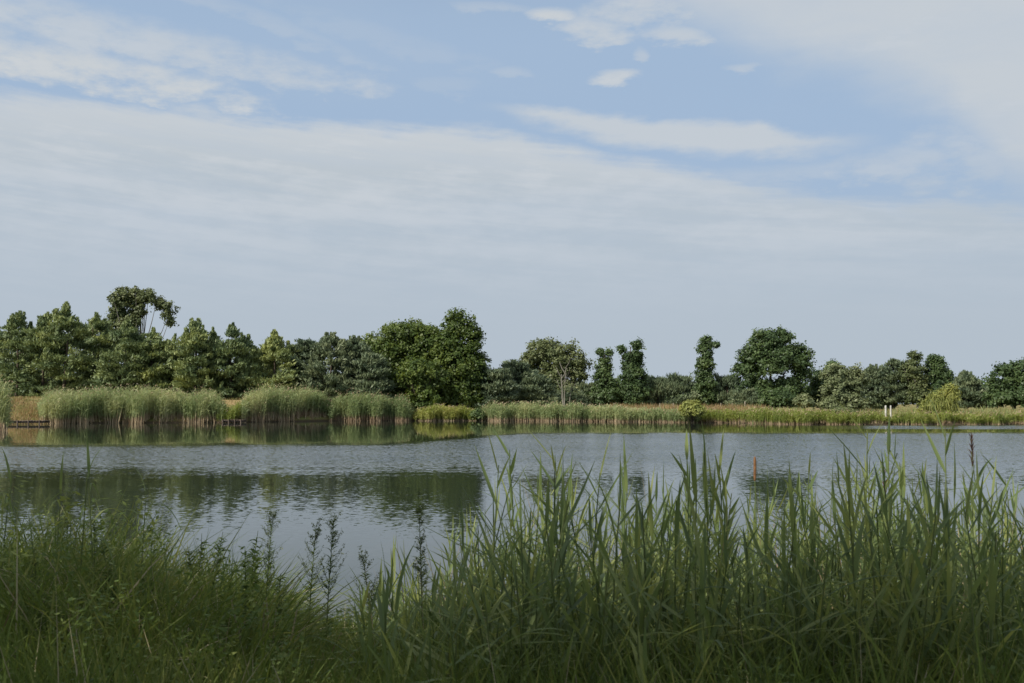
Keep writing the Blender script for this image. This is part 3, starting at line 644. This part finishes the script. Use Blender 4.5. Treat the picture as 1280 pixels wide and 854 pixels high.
reed_clump('reed_strip', 'long band of green reeds along the far shore right of the oaks', 598, 872, 110, 2.5, [(598, 512), (612, 505), (680, 504), (760, 508), (800, 511), (872, 514)], 'far_reed', n=4300, leafn=4, kind='stuff', dryh=.25)
reed_clump('reed_strip', 'mixed yellow and green sedge band along the far shore at right', 868, 1300, 98, 2.5, [(868, 514), (930, 512), (1000, 513), (1060, 516), (1098, 516), (1102, 523), (1115, 523), (1119, 516), (1220, 517), (1300, 517)], 'far_reed_bright', n=6000, leafn=3, kind='stuff', leafy=.8, dryh=.25)
def meadow(name, label, px0, px1, d0, d1, n, h, mats, mixf, wd=.05):
    px = rng.uniform(px0, px1, n); x0 = (px - 640) / F * 105; y = far_shore(x0) + rng.uniform(d0, d1, n); x = (px - 640) / F * y
    z = ground_z(x, y); g_ = Geo()
    mi = (rng.random(n) < mixf).astype(int)
    for k in (0, 1):
        s = mi == k
        if s.sum(): ribbons(g_, np.column_stack([x, y, z])[s], np.column_stack([rng.normal(0, .2, s.sum()), rng.normal(0, .2, s.sum()), np.ones(s.sum())]), rng.uniform(.5, 1.1, s.sum()) * h, wd, .15, 2, k)
    return tag(g_.build(name, [M_[m] for m in mats]), label, 'grass', kind='stuff')
meadow('meadow_grass', 'short sunlit grass covering the far bank under the trees', -80, 1360, .3, 22, 26000, .35, ('meadow', 'dry_grass'), .4)
meadow('dry_grass', 'tall tan dry grass on the far bank behind the right hand reeds', 760, 960, 4, 12, 5200, 1.0, ('dry_grass', 'meadow'), .25, .045)
meadow('sedge', 'greenish tall grass behind the shore under the trees at right', 930, 1320, 2, 9, 6500, .9, ('meadow', 'far_reed'), .5, .045)
meadow('bank_grass', 'tufted grass on the slope of the bare gap at far left', 8, 62, .4, 9, 2600, .5, ('dry_grass', 'meadow'), .5, .05)

# ------------------------------------------------------------------ small built things on the far bank
def landing(label, px0, px1, D, z, nb):
    a, b = P(px0, D, z=z), P(px1, D, z=z); r = tag(empty('landing_stage', (a + b) / 2), label, 'landing stage', 'low wooden landings at the far left shore')
    L = (b - a).length; w = L / nb
    proto = Geo(); box(proto, (0, 0, 0), (w - .025, 1.3, .06)); me = proto.mesh('plank', M_['wood'])
    for i in range(nb):
        p_ = obj('plank', me, r); p_.location = (-L / 2 + w * (i + .5), 0, rng.normal(0, .012)); p_.rotation_euler = (rng.normal(0, .01), rng.normal(0, .02), rng.normal(0, .015))
    for yy_ in (-.5, .5):
        bg_ = Geo(); box(bg_, (0, yy_, -.11), (L, .1, .14)); bg_.build('beam', M_['wood'], r)
    pg = Geo(); tube(pg, [[0, 0, -1.2], [0, 0, .12]], [.07, .065], 8); pm = pg.mesh('post', M_['wood'])
    for i in range(4):
        o_ = obj('post', pm, r); o_.location = (-L / 2 + L * (i + .2) / 3.6, -.68, -.05)
landing('dark plank landing at the water below the grassy gap at far left', 13, 62, 93.0, .32, 14)
landing('short dark plank landing between the two largest reed clumps', 281, 308, 101.0, .26, 9)
def shore_post(label, px, D, top, bot, w, mat='white', name='post', cat='post', group=None):
    b = P(px, D, bot); H = P(px, D, top).z - b.z; g_ = Geo()
    gz = float(ground_z(b.x, D)); b.z = min(gz, b.z); H = P(px, D, top).z - b.z
    tube(g_, [[0, 0, -.3], [0, 0, H * .5], [.01, 0, H - .03], [.01, 0, H], [.01, 0, H + .004]], [w, w, w * .97, w * .8, .001], 10)
    o_ = g_.build(name, M_[mat]); o_.location = b; tag(o_, label, cat, group); return o_
shore_post('left of the two white posts on the far shore, slightly thicker', 1105, 92.8, 507, 523, .085, group='white posts on the far shore')
shore_post('right of the two white posts on the far shore, slightly slimmer', 1111.3, 92.8, 507, 523, .07, group='white posts on the far shore')
for i, (px, lab) in enumerate([(728, 'grey fence post right of the pale bare trunks'), (749, 'grey fence post below the forked narrow tree'), (767, 'grey fence post left of the taller narrow tree foot'), (824, 'grey fence post at the left start of the tan grass'),
                               (841, 'grey fence post left of the pale shrub'), (900, 'grey fence post right of the pale shrub'), (914, 'grey fence post midway from pale shrub to largest tree'), (930, 'tallest grey fence post beside the largest round tree')]):
    shore_post(lab, px, 112, (504 if px < 930 else 502), 514, .05 if px < 930 else .065, 'post', 'fence_post', 'fence post', 'fence posts along the far meadow')

# ------------------------------------------------------------------ shading trees on the near bank
def near_tree(label, x, y, H, W, clumps, seed_lobes, mat='oak', leaf=.16, n_leaf=40, cr=.6, gz=.4):
    root = tag(empty('bank_tree', (x, y, gz)), label, 'tree', 'trees on the near bank')
    L = np.array(seed_lobes, float) * [W, W, H, W, W, H]
    wgt = (L[:, 3] * L[:, 4] * L[:, 5]); ids = rng.choice(len(L), clumps, p=wgt / wgt.sum()); d = sph(clumps)
    cen = L[ids, :3] + d * (rng.random(clumps) ** .4)[:, None] * L[ids, 3:]
    cg = Geo(); leaf_cloud(cg, cen, d, n_leaf, cr, leaf, .8, .3, 1.7); tg = Geo()
    tube(tg, [[0, 0, -.3], [.1, 0, H * .3], [0, .1, H * .8]], [.3, .24, .08], 10); limbs(tg, H * .3, cen[:16], .1)
    tg.build('trunk', M_['bark'], root); cg.build('crown', M_[mat], root)
    return root
LB = [(0, 0, .62, .42, .42, .26), (.3, .1, .5, .3, .3, .2), (-.3, .1, .55, .3, .3, .2), (0, -.3, .5, .3, .3, .2)]
hs = sd / sd.z
shade_spots = [(-6.0, 4.6, 9.5, 9.0, 'tall leafy tree behind the viewer shading the left weeds'), (-1.0, 3.4, 10.5, 8.0, 'tall leafy tree behind the viewer shading the middle of the bank'), (4.5, 2.8, 10, 8.0, 'tall leafy tree behind the viewer shading the near right reeds'),
               (9.0, 2.0, 11, 9.0, 'tall leafy tree behind the viewer, last of the row to the right')]
for (tx, ty, H, W, lab) in shade_spots:
    c = Vector((tx, ty, .8)) + hs * (H * .6 - .5)
    near_tree(lab, c.x, c.y, H, W * .85, 185 if tx < 0 else 140, LB, cr=.5)
t = near_tree('leafy tree left of the view with one twig reaching into the frame', -17.6, 21.5, 9, 9.5, 260, [(0, 0, .6, .42, .42, .3)], 'olive', .12, 40, .5, gz=.1)
tw = Geo(); e = P(-10, 19, 341)
c0 = np.array(t.location); tip = np.array(e) - c0
tube(tw, [[0, 0, 3.2], tip * .5 + [0, 0, 1.9], tip * .85 + [0, 0, .3], tip], [.1, .06, .025, .006], 6)
tw.build('branch', M_['bark'], t)
lw = Geo(); cen = tip + rng.normal(0, .14, (9, 3)) * [1, 1, 1.0] - [.16, 0, 0]; leaf_cloud(lw, cen, sph(9), 20, .12, .045, 1, .2, 2.4)
lw.build('leaf_spray', M_['olive'], t)

# ------------------------------------------------------------------ near reeds: every visible stalk a thing with stem and leaves
def leaf_mesh(L, W, droop, fold=.35, segs=7, mat='reed'):
    g_ = Geo(); ribbons(g_, [[0, 0, 0]], [[0.0001, 0.5, 1]], L, W, droop, segs, 0, np.array([rng.random()]), side=np.array([[1., 0, 0]]), fold=fold, prof='leaf')
    return g_.mesh('leaf', M_[mat], smooth=True)
# leaf meshes open towards +Y at about 27 degrees from the stem
LEAF_UP = [leaf_mesh(rng.uniform(.26, .4), rng.uniform(.017, .027), rng.uniform(-.12, .2)) for _ in range(7)]
LEAF_OUT = [leaf_mesh(rng.uniform(.32, .48), rng.uniform(.017, .03), rng.uniform(.0, .4)) for _ in range(9)]
LEAF_DROOP = [leaf_mesh(rng.uniform(.45, .6), rng.uniform(.016, .022), rng.uniform(.7, 1.1)) for _ in range(4)]
def stem_mesh(L, bend, r=.0042, mat='reed_stem'):
    g_ = Geo(); t = np.linspace(0, 1, 8); tube(g_, np.column_stack([bend * t ** 2 * L, 0 * t, t * L]), np.linspace(r * 1.1, r * .5, 8), 5); return g_.mesh('stem', M_[mat], True)
STEMS = [(b_, stem_mesh(1.0, b_)) for b_ in (-.12, -.05, 0.02, .07, .14)]

def make_reed_proto(kind):
    "list of (mesh, matrix) with unit stem height scaled later"
    b_, sm_ = STEMS[rng.integers(len(STEMS))]; parts = []
    n = rng.integers(9, 13); a = rng.uniform(0, 2 * math.pi)
    for i in range(n):
        s = .24 + .73 * (i / (n - 1)) ** .85; a += math.pi + rng.normal(0, .3)
        if kind == 'droop': pool = LEAF_DROOP if i < n - 1 else LEAF_OUT
        else: pool = LEAF_UP if i >= n - 2 else LEAF_OUT
        me = pool[rng.integers(len(pool))]
        tilt = rng.normal(-.36, .3) + (.6 if i >= n - 1 else .15 if i >= n - 2 else 0)
        parts.append((s, b_ * s * s, a, tilt, me, rng.uniform(.7, 1.15) * (.75 + .25 * math.sin(s * 3.1))))
    return b_, sm_, parts
PROTO = [make_reed_proto('up') for _ in range(14)]; DROOP = [make_reed_proto('droop') for _ in range(3)]
def reed_parts(proto, H):
    b_, sm_, parts = proto
    yield sm_, Matrix.Diagonal((H, 1, H, 1)) if False else Matrix.Diagonal((H, 1.2, H, 1))
    for s, bx_, a, tilt, me, sc in parts:
        yield me, Matrix.Translation((bx_ * H, 0, s * H)) @ Matrix.Rotation(a, 4, 'Z') @ Matrix.Rotation(tilt, 4, 'X') @ Matrix.Scale(sc, 4)
def place_reed(px, D, top, label, proto=None, lean=(0, 0), group='reeds on the near bank', name='reed', leaf_len=None):
    base = P(px, D, z=0); gz = float(max(ground_z(base.x, D), -.25)); base.z = gz
    H = max(.5, EYE + (HOR - top) / F * D - gz - .13)
    r = tag(empty(name, base, rng.uniform(0, 6.28)), label, 'reed', group)
    r.rotation_euler = (lean[0] + rng.normal(0, .05), lean[1] + rng.normal(0, .05), rng.uniform(0, 6.28))
    pr = proto or PROTO[rng.integers(len(PROTO))]
    for i, (me, mx) in enumerate(reed_parts(pr, H)):
        o_ = obj('stem' if i == 0 else 'leaf', me, r); o_.matrix_local = mx
    return r
env_px = [440, 480, 520, 560, 600, 640, 680, 740, 800, 870, 930, 980, 1040, 1080, 1130, 1190, 1230, 1280, 1330]
env_py = [715, 690, 668, 640, 612, 588, 572, 572, 576, 572, 600, 590, 570, 556, 566, 560, 592, 590, 590]
heroes = [(588, 575, 'dark reed tip standing alone, leftmost of the tall reeds before the open water'), (612, 566, 'slim reed with crossed narrow leaves just right of the leftmost tall tip'), (655, 548, 'upright reed with a long blade, tallest left of the middle'),
          (680, 560, 'reed with sunlit yellow green leaves right of the middle'), (712, 556, 'reed with a forked pair of leaves right of the sunlit one'), (736, 572, 'reed leaning towards the wide leaved clump in the middle right'),
          (868, 552, 'dense topped reed left of the rust brown spike'), (884, 548, 'reed with a bright leaf tip left of the rust brown spike'), (905, 566, 'short wide leaved reed next to the rust brown spike'), (990, 572, 'reed right of the rust brown spike, standing in front of the dark reflection'),
          (1056, 546, 'reed whose tip touches the far shore below the willow'), (1072, 524, 'tallest reed below the grey green willow'), (1100, 540, 'reed with two wide blades in a V below the white posts'), (1136, 560, 'reed between the V shaped one and the yellow willow'),
          (1184, 522, 'tallest reed below the yellow weeping willow'), (1245, 588, 'slim reed near the right edge against open water'), (1268, 584, 'last tall reed before the right edge')]
for px, top, lab in heroes:
    place_reed(px, rng.uniform(5.0, 6.2), top - 14, lab, PROTO[rng.integers(len(PROTO))], group=None)
N_IND = 265
cand = []
for i in range(N_IND + 300):
    px = rng.uniform(452, 1345) if i % 5 else rng.uniform(600, 1345)
    D = rng.uniform(3.9, 9.4); e_ = np.interp(px, env_px, env_py)
    top = e_ + 2 + abs(rng.normal(0, 1)) * 90
    if px < 600 and rng.random() < .35: continue
    cand.append((px, D, top))
cand.sort(key=lambda c: c[1] + (c[2] - np.interp(c[0], env_px, env_py)) * .03)
for (px, D, top) in cand[:N_IND]:
    place_reed(px, D, top, 'green leafy reed among the dense reeds on the near right bank')
big = Geo()
def mesh_arrays(me):
    v = np.empty(len(me.vertices) * 3, np.float32); me.vertices.foreach_get('co', v); q = np.empty(len(me.loops), np.int32); me.loops.foreach_get('vertex_index', q)
    t_ = np.empty(len(me.vertices), np.float32); me.attributes['tint'].data.foreach_get('value', t_); return v.reshape(-1, 3), q.reshape(-1, 4), t_
cache = {}
def add_reed_to(geo, px, D, top, protos=PROTO):
    base = P(px, D, z=0); gz = float(max(ground_z(base.x, D), -.25)); H = max(.4, EYE + (HOR - top) / F * D - gz - .13)
    mw = Matrix.Translation((base.x, D, gz)) @ Matrix.Rotation(rng.normal(0, .06), 4, 'X') @ Matrix.Rotation(rng.uniform(0, 6.28), 4, 'Z')
    dt = rng.normal(0, .15)
    for i, (me, mx) in enumerate(reed_parts(protos[rng.integers(len(protos))], H)):
        if me.name not in cache: cache[me.name] = mesh_arrays(me)
        v, q, t_ = cache[me.name]; A = np.array(mw @ mx)
        geo.add(v @ A[:3, :3].T + A[:3, 3], q, 1 if i == 0 else 0, np.clip(t_ + dt, 0, 1))
for (px, D, top) in cand[N_IND:]: add_reed_to(big, px, D, top)
for _ in range(330):
    px = rng.uniform(500, 1345); D = rng.uniform(3.6, 7.5); add_reed_to(big, px, D, np.interp(px, env_px, env_py) + rng.uniform(70, 230))
tag(big.build('reed_bed', [M_['reed'], M_['reed_stem']], smooth=True), 'dense mass of green reeds filling the near right bank', 'reeds', kind='stuff')
# drooping reeds at the left
for px, D, top, lab in [(20, 6.2, 572, 'reed with drooping leaves at the left edge'), (66, 6.5, 585, 'reed with a hanging yellowed leaf near the left edge'), (105, 5.6, 566, 'bending reed leaning over the left weeds'), (142, 6.0, 560, 'arching reed with a comb of drooping leaves, tallest at the left'), (182, 6.4, 588, 'short drooping reed right of the arching one')]:
    place_reed(px, D, top, lab, DROOP[rng.integers(3)], lean=(0, .12), group=None)

# cattail spike, red plume
def spike(label, px, D, y0, y1, r, name='cattail'):
    b = P(px, D, z=0); gz = float(ground_z(b.x, D)); b.z = max(gz, -.2); root = tag(empty(name, b), label, name.replace('_', ' '))
    zt = P(px, D, y0).z - b.z; zb = P(px, D, y1).z - b.z
    s = Geo(); tube(s, [[0, 0, 0], [.01, 0, zb * .5], [0, 0, zb + .01]], [.005, .0045, .0035], 6); s.build('stem', M_['reed_stem'], root)
    h = Geo(); tube(h, [[0, 0, zb], [0, 0, zb + .008], [0, 0, zb + .03], [0.002, 0, (zb + zt) / 2], [.002, 0, zt - .03], [.002, 0, zt - .006], [.002, 0, zt]], [.001, r * .7, r, r * 1.05, r, r * .6, .001], 10); h.build('seed_spike', M_['rust'], root)
    for k_ in range(3):
        o_ = obj('leaf', LEAF_UP[k_], root); o_.matrix_local = Matrix.Translation((0, 0, zb * (.35 + .15 * k_))) @ Matrix.Rotation(k_ * 2.2, 4, 'Z') @ Matrix.Scale(1.2, 4)
spike('thin rust brown cattail spike standing before the dark reflection at right', 941, 7.6, 570, 601, .0105)
def plume(label, px, D, top, mat='plume', L=.2):
    b = P(px, D, z=0); b.z = max(float(ground_z(b.x, D)), -.2); root = tag(empty('flowering_reed', b), label, 'reed'); H = P(px, D, top).z - b.z
    s = Geo(); tube(s, [[0, 0, 0], [.01, 0, H * .5], [.02, 0, H]], [.004, .0035, .0015], 5); s.build('stem', M_['reed_stem'], root)
    h = Geo(); n = 60; u = rng.random(n); ribbons(h, np.column_stack([.02 + 0 * u, 0 * u, H - L + u * L]), np.column_stack([rng.normal(0, .25, n), rng.normal(0, .25, n), np.ones(n)]), .05, .006, .1, 2, 0); h.build('plume', M_[mat], root)
    for k_ in range(5):
        o_ = obj('leaf', LEAF_OUT[k_], root); o_.matrix_local = Matrix.Translation((0.01, 0, H * (.35 + .1 * k_))) @ Matrix.Rotation(k_ * 2.9, 4, 'Z')
plume('dark red narrow reed plume right of the yellow weeping willow', 1207, 6.2, 546)
plume('dark red reed plume half hidden among the right hand reeds', 1098, 6.4, 592)

# ------------------------------------------------------------------ tall weeds (individual)
def weed(label, px, D, top, W, kind='fleabane', name='tall_weed', group=None, mat='weed'):
    b = P(px, D, z=0); b.z = float(max(ground_z(b.x, D), -.1)); H = P(px, D, top).z - b.z
    root = tag(empty(name, b), label, 'weed', group)
    if kind == 'leafy': root.rotation_euler = (rng.normal(0, .12), rng.normal(0, .2), rng.uniform(0, 6)); H *= .94
    s = Geo(); bend = rng.normal(0, .05); tz = np.linspace(0, 1, 7)
    tube(s, np.column_stack([bend * tz ** 2, 0 * tz, tz * H]), np.linspace(.006, .0015, 7), 6); s.build('stem', M_['reed_stem'], root)
    l = Geo(); n = 230; u = rng.uniform(.1, .96, n); a = rng.uniform(0, 6.28, n)
    ribbons(l, np.column_stack([bend * u ** 2, 0 * u, u * H]), np.column_stack([np.cos(a), np.sin(a), rng.uniform(.5, 1.3, n)]), rng.uniform(.06, .12, n) * (1.2 - u * .8) * (1.35 if kind == 'leafy' else 1), .006 if kind != 'leafy' else .012, .3 if kind != 'leafy' else rng.uniform(.2, 1.1, n), 3, 0, prof='leaf')
    l.build('foliage', M_[mat], root)
    if kind in ('fleabane', 'spire'):
        h = Geo(); nb = 26 if kind == 'fleabane' else 34
        wid = .085 if kind == 'fleabane' else .045
        for i in range(nb):
            u = rng.uniform(.55, .99); a = rng.uniform(0, 6.28); br = wid * (1.15 - u) / .5 * rng.uniform(.6, 1.3)
            p0 = np.array([bend * u * u, 0, u * H]); p2 = p0 + [math.cos(a) * br, math.sin(a) * br, br * 1.5]
            tube(h, [p0, (p0 + p2) / 2 + [0, 0, -.01], p2], [.0015, .001, .0006], 3, 0, .3)
            k_ = 12; t_ = rng.uniform(.35, 1, (k_, 1)); c = p0 + (p2 - p0) * t_ + rng.normal(0, .006, (k_, 3))
            leaf_cloud(h, c, sph(k_), 4, .006, .0055, 1, .6, 1.3)
        h.build('flower_head', M_['seed'], root)
weed('left of the two tall fleabanes standing against open water', 389, 6.2, 652, .2, group='tall fleabanes against the open water', name='fleabane')
weed('right and taller of the two tall fleabanes standing against open water', 411, 6.0, 640, .2, group='tall fleabanes against the open water', name='fleabane')
weed('feathery fleabane with its tip bending right beside the open water', 335, 6.3, 640, .15, name='fleabane', group=None)
weed('single green flower spire rising before the dark reflection', 531, 5.6, 613, .1, 'spire', 'flower_spire')
weed('short bushy weed at the left end of the near reeds', 470, 6.4, 690, .2, 'fleabane', 'bushy_weed')
weed('pale topped weed among the left grasses', 92, 6.6, 612, .2, 'fleabane', 'pale_topped_weed')
weed('dark leafy weed at the right end of the left weeds', 292, 6.0, 668, .2, 'leafy', 'dark_weed')
for px, D, top, lab in [(236, 6.4, 655, 'leftmost of the dark leafy weeds beside the water'), (254, 6.0, 650, 'dark leafy weed in front of the slim grass tips'), (272, 6.5, 664, 'dark leafy weed left of the highest bushy one'),
                   (304, 6.2, 650, 'high dark bushy weed just left of the feathery fleabane'), (318, 5.8, 668, 'dark leafy weed under the feathery fleabane'), (345, 6.1, 694, 'low dark leafy weed at the edge of the open water'),
                   (22, 6.4, 628, 'leafy weed at the left edge under the drooping reeds'), (128, 6.2, 622, 'leafy weed below the arching reed at left'), (202, 6.3, 640, 'leafy weed on the crest right of the arching reed'), (170, 5.6, 650, 'leafy weed in the middle of the left tangle'), (60, 5.7, 655, 'low leafy weed in the left tangle near the edge')]:
    weed(lab, px, D, top, .2, 'leafy', 'leafy_weed')
for i, (px, ln) in enumerate([(326, -.25), (334, .0), (342, .05), (350, -.1), (357, .14)]):
    b = P(px, 5.4, z=0); b.z = float(ground_z(b.x, 5.4)); g_ = Geo()
    H = P(px, 5.4, 742 + 8 * (i % 3)).z - b.z
    tube(g_, [[0, 0, 0], [ln * .25, 0, H * .55], [ln * .6, .02, H]], [.0065, .006, .004], 6)
    o_ = g_.build('dead_stalk', M_['straw']); o_.location = b
    tag(o_, ['bent pale dead stalk leaning left below the open water', 'upright pale dead stalk next to the bent one', 'middle pale dead stalk below the open water', 'fourth pale dead stalk, leaning slightly left', 'rightmost pale dead stalk, leaning right'][i], 'dead stalk', 'pale dead stalks below the open water')

# ------------------------------------------------------------------ grasses and tangle on the near bank (stuff)
def near_blades(name, label, n, px0, px1, D0, D1, topf, mats, width, droop, segs=4, strawf=.04, cat='grass', lean=.22, minh=.25):
    D = D0 + (D1 - D0) * rng.random(n) ** .7; px = rng.uniform(px0, px1, n); x = (px - 640) / F * D
    z = np.maximum(ground_z(x, D), -.1)
    top = np.interp(px, [t[0] for t in topf], [t[1] for t in topf]) + abs(rng.normal(0, 1, n)) * 55
    H = np.maximum(EYE + (HOR - top) / F * D - z, minh * rng.uniform(.8, 1.5, n)) * rng.uniform(.9, 1.15, n)
    H = np.minimum(H, 1.5); g_ = Geo(); mi = rng.random(n) < strawf
    cl = .5 + .5 * np.sin(x * 5 + 3 * np.sin(D * 2.1)) ; la = rng.normal(0, lean, (n, 2)) + np.column_stack([.12 * np.sin(x * 3.3 + D), 0 * x])
    for k_ in (0, 1):
        s = mi == bool(k_)
        if s.sum(): ribbons(g_, np.column_stack([x, D, z])[s], np.column_stack([la, np.ones(n)])[s], H[s] * 1.12, width * rng.uniform(.6, 1.3, s.sum()), rng.uniform(droop * .2, droop, s.sum()), segs, k_, np.clip(cl[s] * .5 + rng.normal(.25, .2, s.sum()), 0, 1))
    return tag(g_.build(name, [M_[m_] for m_ in mats]), label, cat, kind='stuff')
left_env = [(-60, 588), (0, 590), (60, 588), (110, 580), (150, 582), (195, 605), (225, 632), (290, 640), (330, 655), (350, 705), (372, 745), (400, 742), (440, 765), (470, 740), (520, 720), (600, 720)]
grass_env = [(-60, 735), (150, 740), (300, 760), (420, 775), (600, 765), (800, 755), (1340, 750)]
near_blades('bank_grass', 'tall fine grasses covering the foreground bank', 24000, -70, 1350, 2.7, 6.0, grass_env, ('grass', 'straw'), .0095, .5, 3, strawf=.03)
near_blades('broad_grass', 'broad bladed grass in the dark foreground at bottom', 3800, -70, 1350, 2.6, 5.2, [(-60, 790), (600, 770), (1340, 745)], ('grass', 'straw'), .017, .7, 5, .02)
near_blades('left_grasses', 'tangled tall grasses on the left of the near bank', 22000, -70, 470, 4.6, 8.4, left_env, ('grass', 'straw'), .0125, 1.0, 4, .035, lean=.36)
near_blades('shore_grass', 'thin grasses at the foot of the near reeds', 6500, 430, 1350, 5.0, 8.6, [(430, 775), (520, 735), (640, 715), (800, 700), (1340, 695)], ('grass', 'straw'), .010, .4, 4, .03)
# leafy herbs low in the tangle
g_ = Geo(); n = 170; D = rng.uniform(4.4, 8.0, n); px = rng.uniform(-60, 470, n); x = (px - 640) / F * D; z = ground_z(x, D)
top = np.interp(px, [t[0] for t in left_env], [t[1] for t in left_env]) + rng.uniform(18, 120, n)
H = np.clip(EYE + (HOR - top) / F * D - z, .2, 1.3)
c = np.column_stack([x, D, z + H * rng.uniform(.55, 1, n)]); leaf_cloud(g_, c, np.tile([[0, 0, 1.]], (n, 1)), 34, .10, .015, 1.2, .6, 2.6)
tag(g_.build('leafy_herbs', M_['weed']), 'small leaved herbs mixed into the left tangle', 'herbs', kind='stuff')
g_ = Geo(); n = 700; D = rng.uniform(3.0, 5.6, n); px = rng.uniform(-60, 1340, n); x = (px - 640) / F * D; z = ground_z(x, D)
c = np.column_stack([x, D, z + rng.uniform(.2, .62, n)]); leaf_cloud(g_, c, np.tile([[0, 0, 1.]], (n, 1)), 20, .07, .013, .9, .8, 2.0)
tag(g_.build('low_herbs', M_['weed']), 'small herbs between the foreground grasses', 'herbs', kind='stuff')

near_blades('dead_reed_stems', 'straw coloured dead stems standing among the near reeds', 220, 470, 1350, 4.4, 9.0, [(470, 700), (560, 650), (700, 610), (1340, 600)], ('straw', 'dry_stem'), .0065, .12, 5, .4, lean=.16)
near_blades('dead_left_stems', 'straw coloured dead stems in the left tangle', 260, -60, 440, 4.4, 7.5, [(-60, 660), (200, 690), (440, 760)], ('straw', 'dry_stem'), .006, .3, 5, .4, lean=.25)
